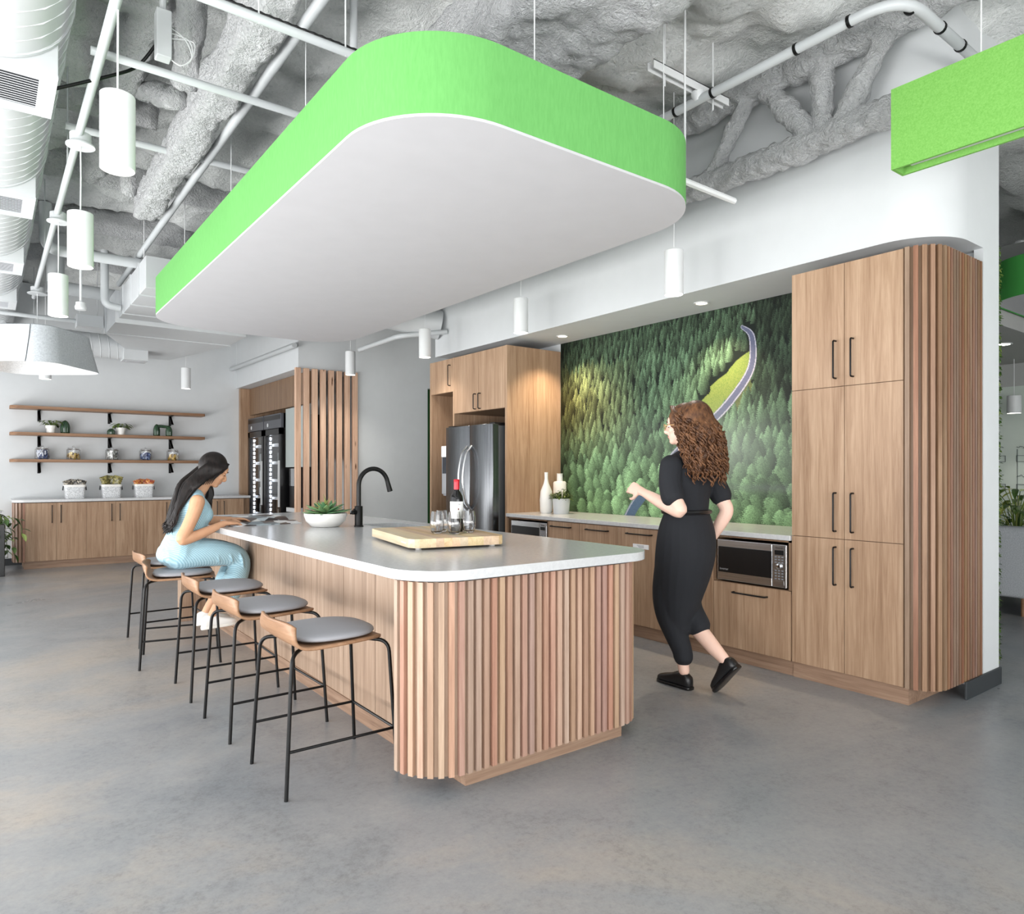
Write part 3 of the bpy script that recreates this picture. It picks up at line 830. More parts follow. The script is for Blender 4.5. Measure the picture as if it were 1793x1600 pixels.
for yy in (5.76, 6.53):
    for xx in (4.2, 4.7): m.cyl((xx, yy), .02, 0, .04, 10)
m.build('foot', BLACKP, fr)

wd = thing('water_dispenser', 'grey and white water dispenser in the oak niche beside the refrigerator', 'water dispenser', (4.42, 6.86, 0))
MB().box(4.26, 4.66, 6.67, 7.02, 1.07, 1.50).box(4.28, 4.66, 6.67, 7.02, 1.05, 1.08).build('body', plain('dispenser grey', (176, 180, 186), .35, .3), wd, bevel=.008)
MB().box(4.255, 4.66, 6.665, 7.025, 1.50, 1.63).build('top_cap', plain('dispenser white', (244, 245, 246), .3), wd, bevel=.008)
MB().box(4.25, 4.262, 6.69, 6.99, 1.31, 1.50).build('screen', plain('dark screen', (52, 56, 64), .15), wd, bevel=.003)
MB().box(4.32, 4.6, 6.72, 6.97, .0, .98).build('pedestal', plain('dispenser dark grey', (98, 102, 106), .4, .3), wd, bevel=.008)
MB().lathe([(.03, .98), (.03, 1.02), (.05, 1.03), (.05, 1.055)], (4.36, 6.80)).lathe([(.03, .98), (.03, 1.02), (.05, 1.03), (.05, 1.055)], (4.36, 6.90)).build('tap', CHROME, wd, SM)

# recessed downlights in the soffit
def downlight(x, y, z, label, warm=True, power=110):
    t = thing('recessed_downlight', label, 'ceiling light', (x, y, z), 'recessed downlights over the kitchen worktop')
    MB().lathe([(.062, z - .0005), (.062, z - .006), (.048, z - .006), (.044, z + .0), (.044, z - .0005)], (x, y)).build('trim_ring', WHITEM, t, SM)
    MB().cyl((x, y), .044, z - .003, z - .001).build('lamp', GLOWW, t)
    l = bpy.data.lights.new('downlight_beam', 'SPOT'); l.energy = power; l.color = (1, .80, .56); l.spot_size = 1.9; l.spot_blend = .7; l.shadow_soft_size = .04
    o = bpy.data.objects.new('downlight_beam', l); C.objects.link(o); o.parent = t; o.location = (0, 0, -.01)
    return t
downlight(4.62, 5.29, 2.69, 'recessed downlight above the white vases')
downlight(4.61, 3.58, 2.69, 'recessed downlight over the middle of the mural')
# ------------------------------------------------------------------ suspended ceiling cloud over the island
cl = thing('ceiling_cloud', 'big suspended panel with a green rim and rounded corners above the island', 'ceiling panel', (2.14, 4.73, 2.72))
CX0, CX1, CY0, CY1, CZ0, CZ1 = 1.194, 3.084, 2.259, 7.2, 2.72, 3.038
outl = rrect(CX0, CX1, CY0, CY1, (.46, .46, .46, .46), 16)
inn = rrect(CX0 + .012, CX1 - .012, CY0 + .012, CY1 - .012, (.45,) * 4, 16)
m = MB()
m.loft([[(x, y, CZ0) for x, y in outl], [(x, y, CZ1) for x, y in outl], [(x, y, CZ1) for x, y in inn], [(x, y, CZ0) for x, y in inn], [(x, y, CZ0) for x, y in outl]], cap=False)
m.build('rim_band', GREENF, cl, .5)
MB().prism(rrect(CX0 + .001, CX1 - .001, CY0 + .001, CY1 - .001, (.459,) * 4, 16), CZ0 - .012, CZ0 + .001).build('underside', CLOUDGREY, cl, .5)
for x, y in ((1.9, 2.36), (2.9, 2.5), (1.35, 3.6), (1.35, 5.0), (1.35, 6.4), (3.0, 4.2), (3.0, 6.0)):
    MB().tube([(x, y, CZ0 + .02), (x, y, 4.0)], .003, 6).build('suspension_cable', WHITEM, cl)

# ------------------------------------------------------------------ cylinder pendants
PG = 'white cylinder pendant lights'
def pendant(x, y, zb, label, r=.066, h=.31, top=4.0, power=11, cone=1.5, canopy=None):
    t = thing('pendant_light', label, 'pendant light', (x, y, zb), PG)
    MB().lathe([(r - .005, zb + .012), (r - .003, zb), (r, zb + .002), (r, zb + h - .003), (r - .003, zb + h), (.004, zb + h)], (x, y), 32).build('shade', WHITEM, t, SM)
    MB().cyl((x, y), r - .005, zb + .006, zb + .012, 28).build('lamp', GLOW, t)
    MB().tube([(x, y, zb + h - .002), (x + .002, y, (zb + h + top) / 2), (x, y, top)], .004, 6).build('cord', WHITEM, t)
    if canopy: MB().lathe([(.005, top - .03), (.075, top - .03), (.075, top - .022), (.055, top - .02), (.055, top + .04)], (x, y), 24).build('canopy', WHITESAT, t, SM)
    l = bpy.data.lights.new('pendant_beam', 'SPOT'); l.energy = power; l.color = (1, .95, .88); l.spot_size = cone; l.spot_blend = .8; l.shadow_soft_size = .05
    o = bpy.data.objects.new('pendant_beam', l); C.objects.link(o); o.parent = t; o.location = (0, 0, -.004)
    return t
pendant(.44, 3.31, 2.585, 'large cylinder pendant nearest the round air duct', top=3.98, power=12)
pendant(.44, 4.73, 2.515, 'second cylinder pendant in the row beside the air duct', top=3.24, canopy=True, power=12)
pendant(.44, 6.27, 2.505, 'third cylinder pendant in the row beside the air duct', top=3.24, canopy=True, power=12)
pendant(.60, 10.5, 2.49, 'cylinder pendant half hidden behind the grey felt lamp', power=12)
pendant(2.40, 11.3, 2.575, 'cylinder pendant in front of the wall with the open shelves', top=3.9, power=12)
pendant(3.87, 3.243, 2.575, 'cylinder pendant in front of the mural, nearest the pantry cabinet', power=34, cone=2.2)
pendant(3.87, 5.003, 2.585, 'cylinder pendant above the white vases', power=34, cone=2.2)
pendant(3.87, 6.731, 2.59, 'cylinder pendant beside the left end of the kitchen soffit', power=34, cone=2.2)
pendant(3.87, 8.70, 2.615, 'cylinder pendant in front of the cedar batten screen', power=45, cone=2.2)

# ------------------------------------------------------------------ grey felt lamp
fl = thing('felt_lamp', 'large grey felt pendant lamp with rounded corners near the shelves', 'pendant light', (.44, 8.93, 2.42))
ca, sa = math.cos(-.6458), math.sin(-.6458)
def frus(h, rr, z):
    return [(.40 + x * ca - y * sa, 8.93 + x * sa + y * ca, z) for x, y in rrect(-h, h, -h, h, rr, 10)]
m = MB()
m.loft([frus(.50, .22, 2.42), frus(.49, .22, 2.455), frus(.44, .20, 2.70), frus(.425, .20, 2.80), frus(.405, .19, 2.81)], cap=False)
m.loft([frus(.49, .21, 2.42), frus(.48, .21, 2.455), frus(.43, .19, 2.70), frus(.40, .18, 2.795)][::-1], cap=False)
m.loft([frus(.49, .21, 2.42), frus(.50, .22, 2.42)], cap=False)
q = frus(.405, .19, 2.81); m.add(q, [tuple(range(len(q)))]); q = frus(.40, .18, 2.795); m.add(q, [tuple(range(len(q)))[::-1]])
m.build('shade', FELT, fl, .5)
m = MB()
for sx in (-.25, .27):
    z0, z1 = 2.425, 2.80
    for h0, h1, za, zb in ((.503, .492, 2.42, 2.455), (.492, .442, 2.455, 2.70), (.442, .428, 2.70, 2.80)):
        m.tube([(.40 + sx * ca + h0 * sa, 8.93 + sx * sa - h0 * ca, za), (.40 + sx * ca + h1 * sa, 8.93 + sx * sa - h1 * ca, zb)], .003, 6)
m.build('seam', DARKGREY, fl)
MB().cyl((.40, 8.93), .11, 2.62, 2.66).build('lamp', GLOWW, fl)
MB().tube([(.44, 8.93, 2.80), (.44, 8.93, 3.24)], .004, 6).build('cord', WHITEM, fl)
MB().lathe([(.005, 3.21), (.09, 3.21), (.09, 3.218), (.06, 3.22), (.06, 3.28)], (.44, 8.93), 24).build('canopy', WHITESAT, fl, SM)
l = bpy.data.lights.new('felt_lamp_bulb', 'POINT'); l.energy = 5; l.color = (1, .80, .66); l.shadow_soft_size = .08
o = bpy.data.objects.new('felt_lamp_bulb', l); C.objects.link(o); o.parent = fl; o.location = (-.04, 0, .15)

# ------------------------------------------------------------------ spiral air duct with four outlet boxes
du = thing('air_duct', 'big white spiral air duct with square outlet boxes along the ceiling', 'air duct', (0, 6, 3.17))
def spiral(m, p0, p1, r, pitch, rib=.006, seg=40):
    """smooth pipe with raised helical seams"""
    p0, p1 = V(p0), V(p1); L = (p1 - p0).length
    m.tube([p0, p1], r, seg)
    t = (p1 - p0).normalized(); a = V(0, 0, 1); b = t.cross(a)
    n = int(L / pitch * 20)
    m.tube([p0 + t * (L * k / n) + (a * math.cos(2 * PI * k / 20) + b * math.sin(2 * PI * k / 20)) * r for k in range(n + 1)], rib, 5)
    return m
spiral(MB(), (0, -2, 3.5), (0, 12.2, 3.5), .33, .12).build('pipe', WHITESAT, du, SM)
GRILLE = plain('grille slat grey', (196, 198, 202), .45)
for yb_ in (3.84, 5.63, 7.43, 9.15):
    b = MB().box(-.27, .27, yb_, yb_ + .46, 3.155, 3.46).build('outlet_box', WHITESAT, du, bevel=.004)
    m = MB().box(-.27, .27, yb_, yb_ + .06, 3.143, 3.156).box(-.27, .27, yb_ + .39, yb_ + .46, 3.143, 3.156).box(-.27, -.20, yb_ + .06, yb_ + .39, 3.143, 3.156).box(.20, .27, yb_ + .06, yb_ + .39, 3.143, 3.156)
    m.build('grille_frame', WHITESAT, b)
    m = MB()
    for k in range(13): m.obox((0, yb_ + .075 + k * .025, 3.152), .40, .017, .003, M=Matrix.Rotation(.5, 3, 'X'))
    m.build('grille', GRILLE, b)
    MB().box(-.2, .2, yb_ + .06, yb_ + .39, 3.1545, 3.156).build('grille_back', plain('duct inside', (70, 72, 76), .8), b)
    for yy in (yb_ - .02, yb_ + .48):
        MB().tube([(0, yy - .012, 3.5), (0, yy + .012, 3.5)], .337, 40).build('collar', WHITESAT, b, SM)

# straight pipes; every run is a thing of its own
def pipe(name, label, cat, pts, r, mat=PIPEM, fil=.12, group=None, bands=None, hangers=None):
    o = MB().tube(fillet(pts, fil, 8) if len(pts) > 2 else pts, r, 12).build(name, mat, None, SM)
    tag(o, label, cat, group)
    if bands:
        for a in bands:
            a = V(a[:3]), V(a[3:])
            MB().tube([a[0] - a[1] * .008, a[0] + a[1] * .008], r * 1.16, 14).build('band', BLACKM, o, SM)
    if hangers:
        for h in hangers: MB().tube([h, (h[0], h[1], 3.98)], .005, 6).build('hanger_rod', PIPEM, o)
    return o
pipe('sprinkler_pipe', 'white sprinkler pipe that turns a corner above the kitchen soffit', 'pipe', [(3.48, 9.0, 3.6), (3.48, 1.537, 3.6), (4.85, 1.537, 3.6)], .027, fil=.22,
     bands=[(3.48, 2.90, 3.6, 0, 1, 0), (3.48, 2.62, 3.6, 0, 1, 0), (3.48, 2.08, 3.6, 0, 1, 0), (3.48, 1.79, 3.6, 0, 1, 0), (3.90, 1.537, 3.6, 1, 0, 0), (4.15, 1.537, 3.6, 1, 0, 0), (3.62, 1.56, 3.6, 1, 0, 0)])
pipe('conduit', 'white conduit beside the round duct that carries the pendants', 'pipe', [(.43, -1, 3.27), (.43, 9.4, 3.27)], .022, hangers=[(.43, 2.2, 3.27), (.43, 5.4, 3.27), (.43, 7.6, 3.27)])
pipe('pipe', 'white pipe running along the foam coated beam', 'pipe', [(1.235, -1, 3.5), (1.235, 9.2, 3.5)], .028)
pipe('pipe', 'white crossing pipe just in front of the first pendant cord', 'pipe', [(.40, 3.86, 3.335), (2.9, 3.86, 3.335)], .02)
pipe('pipe', 'white crossing pipe behind the first hanging cylinder', 'pipe', [(.40, 5.18, 3.5), (2.9, 5.18, 3.5)], .022)
pipe('pipe', 'thick white crossing pipe behind the second hanging cylinder', 'pipe', [(.45, 7.86, 3.85), (.45, 7.86, 3.42), (1.9, 7.86, 3.42)], .052)
tray = thing('conduit', 'white conduit crossing under the foam beam, with a black flexible cable on top', 'pipe', (1.5, 3.09, 3.3))
MB().tube([(.3, 3.09, 3.3), (3.2, 3.09, 3.3)], .02, 12).build('tube', PIPEM, tray, SM)
m = MB(); pts = [(.3 + .02 * k, 3.09 + .012, 3.3 + .031) for k in range(146)]
m.tube(pts, [.0115 if k % 2 else .0085 for k in range(146)], 8).build('flexible_cable', BLACKM, tray)
for x in (.95, 1.35, 2.2): MB().tube([(x, 3.09, 3.28), (x, 3.09, 4.0)], .004, 6).build('hanger_rod', WHITEM, tray)
pipe('pipe', 'vertical white pipe rising above the green cloud rim', 'pipe', [(1.62, 3.6, 3.1), (1.62, 3.6, 3.98)], .02)
pipe('cable', 'black cable slung from the duct to the junction box', 'cable', catmull([(.27, 4.0, 3.17), (.5, 4.0, 3.31), (.62, 4.0, 3.40), (.70, 3.95, 3.52)], 6), .008, BLACKM)
jb = thing('junction_box', 'pale grey junction box with looping wires under the foam', 'junction box', (.72, 3.9, 3.42))
MB().box(.685, .755, 3.86, 3.93, 3.42, 3.66).build('box', WHITESAT, jb, bevel=.005)
for k in range(3): MB().tube(catmull([(.75, 3.9, 3.6 - k * .03), (.82 + .02 * k, 3.88, 3.55), (.85, 3.87, 3.46), (.80, 3.88, 3.41), (.75, 3.9, 3.44)], 6), .003, 6).build('wire', WHITEM, jb)
MB().tube([(.72, 3.9, 3.65), (.72, 3.9, 4.0)], .015, 8).build('stem', WHITESAT, jb)

# strut channel that carries the sprinkler pipe
sx = thing('strut_channel', 'white strut channel hung on rods across the sprinkler pipe', 'bracket', (3.4, 2.72, 3.64))
MB().box(3.05, 3.75, 2.70, 2.705, 3.64, 3.69).box(3.05, 3.75, 2.745, 2.75, 3.64, 3.69).box(3.05, 3.75, 2.70, 2.75, 3.685, 3.69).build('channel', WHITEM, sx)
for x in (3.17, 3.62): MB().tube([(x, 2.725, 3.58), (x, 2.725, 4.0)], .006, 8).build('hanger_rod', WHITEM, sx)
MB().lathe([(.03, 3.59), (.045, 3.62), (.045, 3.645)], (3.48, 2.725), 12).build('clamp', WHITEM, sx, SM)
s2 = thing('strut_channel', 'white strut end poking out beside the right end of the green cloud', 'bracket', (3.3, 2.55, 2.9))
MB().tube([(3.0, 2.455, 2.90), (3.47, 2.463, 2.90)], .018, 8).tube([(3.02, 2.455, 2.9), (3.02, 2.455, 3.98)], .006, 6).build('channel', WHITEM, s2)

# rectangular duct that tapers down, its flexible branch and its small diffuser
rd = thing('air_duct', 'white rectangular duct with a tapered end beyond the green cloud', 'air duct', (1.8, 9.0, 3.0))
MB().box(1.195, 2.55, 7.26, 8.9, 3.05, 3.35).build('duct_box', WHITESAT, rd, bevel=.004)
m = MB(); m.loft([[(1.16, 8.9, 3.0), (2.58, 8.9, 3.0), (2.58, 8.9, 3.36), (1.16, 8.9, 3.36)], [(1.16, 9.7, 3.0), (2.58, 9.7, 3.0), (2.58, 9.7, 3.36), (1.16, 9.7, 3.36)], [(1.78, 11.46, 3.0), (2.20, 11.46, 3.0), (2.20, 11.46, 3.3), (1.78, 11.46, 3.3)]]).build('tapered_end', WHITESAT, rd)
for y in (7.6, 8.1, 8.6): MB().box(1.185, 2.56, y - .012, y + .012, 3.042, 3.358).build('flange', WHITESAT, rd)
MB().box(1.14, 2.6, 9.62, 9.68, 2.99, 3.37).build('flange', WHITESAT, rd)
for x in (1.22, 2.5): MB().tube([(x, 7.5, 3.3), (x, 7.5, 3.98)], .004, 6).build('hanger_rod', WHITEM, rd)
sd = thing('air_duct', 'white ribbed branch duct behind the felt lamp with a small square diffuser', 'air duct', (1.0, 11.0, 2.9))
spiral(MB(), (.2, 10.9, 3.06), (1.55, 10.9, 3.03), .16, .10, .006, 28).build('pipe', WHITESAT, sd, SM)
MB().box(1.50, 1.80, 10.74, 11.05, 2.86, 3.08).build('diffuser_box', WHITESAT, sd, bevel=.004)
MB().box(1.55, 1.75, 10.79, 11.0, 2.855, 2.862).build('grille', GRILLE, sd)
for x in (.5, 1.3): MB().tube([(x, 10.9, 3.18), (x, 10.9, 3.98)], .005, 6).build('hanger_rod', PIPEM, sd)
bx = thing('control_box', 'small white control box hung left of the tapered duct', 'control box', (1.0, 9.7, 3.05))
MB().box(.86, 1.13, 9.62, 9.86, 3.05, 3.19).build('box', WHITESAT, bx, bevel=.004)
for x in (.9, 1.08): MB().tube([(x, 9.74, 3.18), (x, 9.74, 3.98)], .006, 6).build('hanger_rod', WHITEM, bx)
pipe('pipe', 'white pipe from the felt lamp to the control box', 'pipe', [(-.3, 9.75, 3.13), (.86, 9.75, 3.12)], .025)
pipe('pipe', 'white downpipe with a bend left of the rectangular duct', 'pipe', [(1.02, 8.6, 3.7), (1.02, 8.6, 3.12), (1.17, 8.6, 3.10)], .04, fil=.1)
pipe('pipe', 'fat white drain pipe behind the third hanging cylinder', 'pipe', [(.55, 9.4, 3.42), (1.3, 9.4, 3.40)], .075)
pipe('duct_drop', 'square white duct drop behind the second and third cylinders', 'air duct', [(.62, 9.2, 3.42), (.62, 9.2, 3.95)], .085)
smk = thing('smoke_detector', 'white smoke detector hanging behind the third cylinder pendant', 'smoke detector', (.78, 8.36, 2.98))
MB().lathe([(.02, 2.98), (.05, 2.985), (.055, 3.01), (.045, 3.04), (.045, 3.06)], (.78, 8.36), 20).build('housing', WHITEM, smk, SM)
MB().tube([(.78, 8.36, 3.05), (.78, 8.36, 3.98)], .012, 8).build('stem', WHITEM, smk)

# round duct that enters the soffit, and a pipe below it, seen under the cloud's far edge
wd2 = thing('air_duct', 'ribbed round duct that runs into the end of the kitchen soffit', 'air duct', (3.4, 7.1, 2.85))
spiral(MB(), (2.2, 7.62, 3.22), (3.7, 7.3, 3.16), .17, .09, .006, 28).tube([(3.69, 7.302, 3.16), (4.05, 7.17, 3.10), (4.275, 7.08, 3.06)], .175, 28).build('pipe', WHITESAT, wd2, SM)
pipe('pipe', 'slim white pipe under the round duct near the soffit end', 'pipe', [(3.82, 8.3, 2.89), (3.82, 7.25, 2.9), (4.268, 6.9, 2.95)], .03)
pipe('pipe', 'white pipe along the front of the cooler alcove soffit', 'pipe', [(3.30, 12.2, 3.05), (3.30, 9.2, 3.02)], .035)

# lime felt light bar at the upper right
gb = thing('felt_light_bar', 'lime green felt light bar at the upper right', 'pendant light', (3.46, .3, 2.75))
m = MB().box(3.405, 3.418, -1.6, 1.554, 2.75, 3.128).box(3.507, 3.52, -1.6, 1.554, 2.75, 3.128).box(3.418, 3.507, 1.541, 1.554, 2.75, 3.128).box(3.418, 3.507, -1.6, -1.587, 2.75, 3.128).box(3.418, 3.507, -1.587, 1.541, 3.115, 3.128)
m.build('felt_case', GREENB, gb)
MB().box(3.43, 3.495, -1.58, 1.50, 2.775, 2.80).build('diffuser', plain('grey diffuser', (188, 190, 192), .5), gb)
for y in (1.2, -.8): MB().tube([(3.46, y, 3.12), (3.46, y, 4.0)], .003, 6).build('suspension_cable', WHITEM, gb)

# ------------------------------------------------------------------ cooler alcove
sc_g = thing('batten_screen', 'screen of eight upright cedar battens at the corner of the cooler alcove', 'screen', (3.78, 9.25, 0))
for k in range(8):
    x = 3.325 + k * .1175
    MB().box(x, x + .074, 9.235, 9.285, 0, 2.735).build('batten', WCEDAR, sc_g, bevel=.003)
MB().box(3.33, 4.22, 9.24, 9.28, 0, .05).build('bottom_rail', WDARK, sc_g)
ag = thing('cooler_surround', 'oak surround framing the two glass door coolers', 'cabinet', (3.6, 11.4, 0))
MB().box(3.43, 4.27, 12.14, 12.235, 0, 2.73).build('side_panel', WOAK, ag)
MB().box(3.58, 3.62, 9.45, 12.14, 2.285, 2.73).build('header_panel', WDARK, ag)  # darker oak here puts the alcove's shade into the header colour
def cooler(y0, y1, label):
    t = thing('display_cooler', label, 'cooler', (3.9, (y0 + y1) / 2, 0), 'glass door coolers in the alcove')
    m = MB().box(3.60, 4.24, y0, y0 + .03, .06, 2.22).box(3.60, 4.24, y1 - .03, y1, .06, 2.22).box(4.2, 4.24, y0, y1, .06, 2.22).box(3.60, 4.24, y0, y1, .06, .12).box(3.60, 4.24, y0, y1, 2.0, 2.22)
    m.build('case', BLACKP, t)
    MB().box(3.55, 3.60, y0, y1, 2.0, 2.22).build('header', plain('cooler header', (96, 98, 104), .35, .4), t, bevel=.003)
    MB().box(3.545, 3.55, y0 + .02, y1 - .02, 2.13, 2.20).build('header_strip', BLACKP, t)
    hd = MB().cyl((0, 0), .03, 0, .004, 16); hd.v = [(3.548 - z, y1 - .2 + x, 2.06 + y) for x, y, z in hd.v]; hd.build('emblem', WHITEM, t)
    m = MB().box(3.55, 3.60, y0, y0 + .085, .12, 1.99).box(3.55, 3.60, y1 - .085, y1, .12, 1.99).box(3.55, 3.60, y0, y1, .12, .2).box(3.55, 3.60, y0, y1, 1.90, 1.99)
    d = m.build('door', BLACKP, t)
    MB().box(3.572, 3.578, y0 + .085, y1 - .085, .2, 1.90).build('pane', THING, d)
    MB().box(3.52, 3.545, y0 + .015, y0 + .035, .8, 1.5).build('handle', WHITEM, d)
    m = MB()
    for k in range(24): m.box(3.61, 3.625, y1 - .13, y1 - .10, .22 + k * .07, .265 + k * .07)
    m.build('led_strip', LED, t)
    for z in (.35, .62, .90, 1.18, 1.46, 1.74):
        m = MB().box(3.66, 4.18, y0 + .03, y1 - .03, z - .008, z)
        m.box(3.655, 3.662, y0 + .03, y1 - .03, z - .008, z + .035); m.build('shelf', WHITESAT, t)
    rng = random.Random(int(y0 * 10)); m = MB()
    for z in (.12, .35, .62, .90, 1.18, 1.46):
        n = int((y1 - y0 - .2) / .075)
        for k in range(n):
            for xx in (3.72, 3.82, 3.92): m.cyl((xx, y0 + .10 + k * .075), .031, z + .002, z + .002 + rng.choice((.12, .17, .17, .2)), 8)
    st_ = m.build('drink_cans', foli('drink can colours', (90, 100, 96), (176, 182, 180), (226, 230, 228)), t); st_['kind'] = 'stuff'
    return t
cooler(11.33, 12.13, 'glass door cooler at the back of the alcove')
cooler(10.50, 11.29, 'glass door cooler nearer the cedar batten screen')
pn = MB().box(3.60, 3.62, 9.45, 10.42, 1.40, 2.27).build('frosted_panel', plain('frosted grey glass', (172, 180, 178), .25), None); tag(pn, 'grey frosted panel between the coolers and the batten screen', 'panel')
ct = thing('counter_cabinet', 'dark counter behind the cedar battens', 'cabinet', (3.9, 9.95, 0))
MB().box(3.62, 4.25, 9.45, 10.42, 0, .70).build('body', WDARK, ct)
MB().box(3.60, 4.27, 9.43, 10.42, .70, .735).build('top', BLACKP, ct)
cf = thing('drink_machine', 'black and chrome drink machine standing in the alcove', 'coffee machine', (3.75, 10.2, .735))
MB().prism(rrect(3.63, 3.98, 10.05, 10.38, .05, 6), .80, 1.36).build('body', BLACKP, cf, .5)
MB().prism(rrect(3.62, 3.70, 10.08, 10.35, .03, 5), 1.12, 1.38).build('front_panel', CHROME, cf, .5)
MB().box(3.60, 4.0, 10.04, 10.40, .735, .80).build('drip_tray', WHITESAT, cf, bevel=.006)
# ------------------------------------------------------------------ open shelves on the back wall
SHG = 'oak wall shelves'
def shelf(z0, label):
    t = thing('wall_shelf', label, 'shelf', (1.54, 12.1, z0), SHG)
    poly = rrect(.272, 2.83, 11.965, 12.24, (.10, .02, 0, 0), 8)
    MB().prism(poly, z0, z0 + .042).build('board', WSHELF, t, .5, .002)
    for x in (.62, 1.51, 2.36):
        m = MB().box(x - .017, x + .017, 12.225, 12.238, z0 - .16, z0).box(x - .017, x + .017, 12.03, 12.238, z0 - .012, z0)
        m.obox((x, 12.13, z0 - .075), .034, .235, .012, M=Matrix.Rotation(.64, 3, 'X'))
        m.build('bracket', BLACKM, t)
    return t
shelf(2.222, 'empty top oak shelf on the back wall')
shelf(1.848, 'middle oak shelf carrying potted plants and green ornaments')
shelf(1.468, 'lowest oak shelf carrying the row of glass jars')
ZM, ZL = 1.891, 1.511

def leafmesh(m, base, d, up, L, Wd, curl=.25, n=5, tip=1.0):
    """one pointed leaf: base point, direction, up vector"""
    d = V(d).normalized(); up = V(up); s = d.cross(up).normalized(); up = s.cross(d).normalized()
    vs = []; fs = []
    for k in range(n + 1):
        t = k / n; w = Wd * (math.sin(PI * min(1, t * .92 + .06)) ** .8) * (1 - .25 * t * tip)
        c = V(base) + d * (L * t) - up * (curl * L * t * t)
        vs += [c - s * w + up * (w * .25), c, c + s * w + up * (w * .25)]
    for k in range(n):
        o = k * 3; fs += [(o, o + 1, o + 4, o + 3), (o + 1, o + 2, o + 5, o + 4)]
    return m.add(vs, fs)

def potted(x, y, z, label, seed, spread=.10, pot='white'):
    rng = random.Random(seed)
    t = thing('potted_plant', label, 'plant', (x, y, z))
    MB().lathe([(.001, z), (.052, z), (.056, z + .062), (.066, z + .064), (.069, z + .108), (.062, z + .108), (.058, z + .09), (.001, z + .09)], (x, y), 24).build('pot', CERAM, t, SM)
    MB().cyl((x, y), .056, z + .085, z + .094, 16).build('soil', plain('dark soil', (48, 38, 30), .9), t)
    m = MB()
    for k in range(26):
        a = rng.random() * 2 * PI; e = rng.uniform(.1, 1.2); L = rng.uniform(.05, .09)
        st_ = V(x + .03 * math.cos(a), y + .03 * math.sin(a), z + .09); h = rng.uniform(.02, .09)
        tip = st_ + V(math.cos(a) * spread * rng.uniform(.2, .8), math.sin(a) * spread * rng.uniform(.2, .8), h)
        m.tube([st_, (st_ + tip) / 2 + V(0, 0, .01), tip], .0022, 5)
        leafmesh(m, tip, (math.cos(a), math.sin(a), rng.uniform(-.5, .5)), (0, 0, 1), L, L * .30, .5)
    m.build('leaves', LEAFD, t)
    return t
potted(.755, 12.06, ZM, 'white potted plant beside the tall cactus ornament', 3)
potted(1.645, 12.06, ZM, 'white potted plant behind the round cactus ornament', 8)
GLZ = NT('glazed dark green'); _w = GLZ.noise(GLZ.map((40, 40, 5)), 1, 3); GLZ.p(col=GLZ.ramp(_w, [(.3, lin(20, 42, 30)), (.7, lin(54, 84, 58))]), rough=.18, spec=.6); GLZ = GLZ.m
def ribbed(m, c, r, z0, h, ribs=12, seg=72):
    prof = []
    for k in range(15):
        t = k / 14; prof.append((r * (math.sin(PI * (t * .80 + .20)) ** .55 if t > .35 else .93 + .07 * t / .35), z0 + h * (t ** .9)))
    prof[-1] = (.002, z0 + h)
    R = []
    for rr, z in prof: R.append([(c[0] + rr * (1 - .10 * abs(math.sin(ribs * PI * k / seg))) * math.cos(2 * PI * k / seg), c[1] + rr * (1 - .10 * abs(math.sin(ribs * PI * k / seg))) * math.sin(2 * PI * k / seg), z) for k in range(seg)])
    return m.loft(R)
o = ribbed(MB(), (.93, 12.05), .062, ZM, .19).build('cactus_ornament', GLZ, None, 9); tag(o, 'tall green ceramic cactus ornament beside a white pot', 'ornament', 'green cactus ornaments')
o = ribbed(MB(), (1.51, 12.00), .055, ZM, .09).build('cactus_ornament', GLZ, None, 9); tag(o, 'low round green cactus ornament before a white pot', 'ornament', 'green cactus ornaments')
m = MB(); ribbed(m, (2.135, 12.04), .05, ZM, .185, 10); ribbed(m, (2.31, 12.04), .05, ZM, .165, 10)
m.limb([(2.135, 12.04, ZM + .15, .022), (2.19, 12.04, ZM + .152, .024), (2.25, 12.04, ZM + .147, .022), (2.31, 12.04, ZM + .14, .022)])
o = m.build('cactus_ornament', GLZ, None, 9); tag(o, 'two-stemmed green ceramic ornament joined by a bar', 'ornament', 'green cactus ornaments')

JG = 'glass jars on the lowest shelf'
def jar(x, label, cols, fill, seed):
    y = 12.06; z = ZL
    t = thing('glass_jar', label, 'jar', (x, y, z), JG)
    MB().lathe([(.001, z), (.085, z), (.092, z + .01), (.092, z + .14), (.075, z + .16), (.075, z + .165), (.072, z + .165), (.072, z + .158), (.089, z + .138), (.089, z + .012), (.001, z + .006)], (x, y), 28).build('jar_glass', THING, t, SM)
    MB().lathe([(.08, z + .166), (.08, z + .172), (.03, z + .18), (.012, z + .186), (.018, z + .196), (.001, z + .204)], (x, y), 24).build('lid', THING, t, SM)
    rng = random.Random(seed); m = MB()
    for k in range(46):
        a = rng.random() * 2 * PI; r = .07 * math.sqrt(rng.random()); zz = z + .018 + rng.random() * fill
        M = Matrix.Rotation(rng.random() * 3, 3, 'Z') @ Matrix.Rotation(rng.uniform(-.7, .7), 3, 'X')
        m.obox((x + r * math.cos(a), y + r * math.sin(a), zz), .03, .014, .055 if seed % 2 else .035, M=M)
    o = m.build('wrapped_snacks', foli('snack wrappers %d' % seed, *cols), None); tag(o, label.replace('glass jar of', 'heap of') + ', inside its glass jar', 'snacks', kind='stuff')
    return t
jar(.655, 'glass jar of blue and white packets at the left end of the lowest shelf', ((40, 52, 92), (70, 88, 140), (222, 226, 236)), .10, 1)
jar(1.035, 'glass jar of yellow packets, second on the lowest shelf', ((96, 60, 24), (196, 158, 60), (232, 210, 120)), .075, 2)
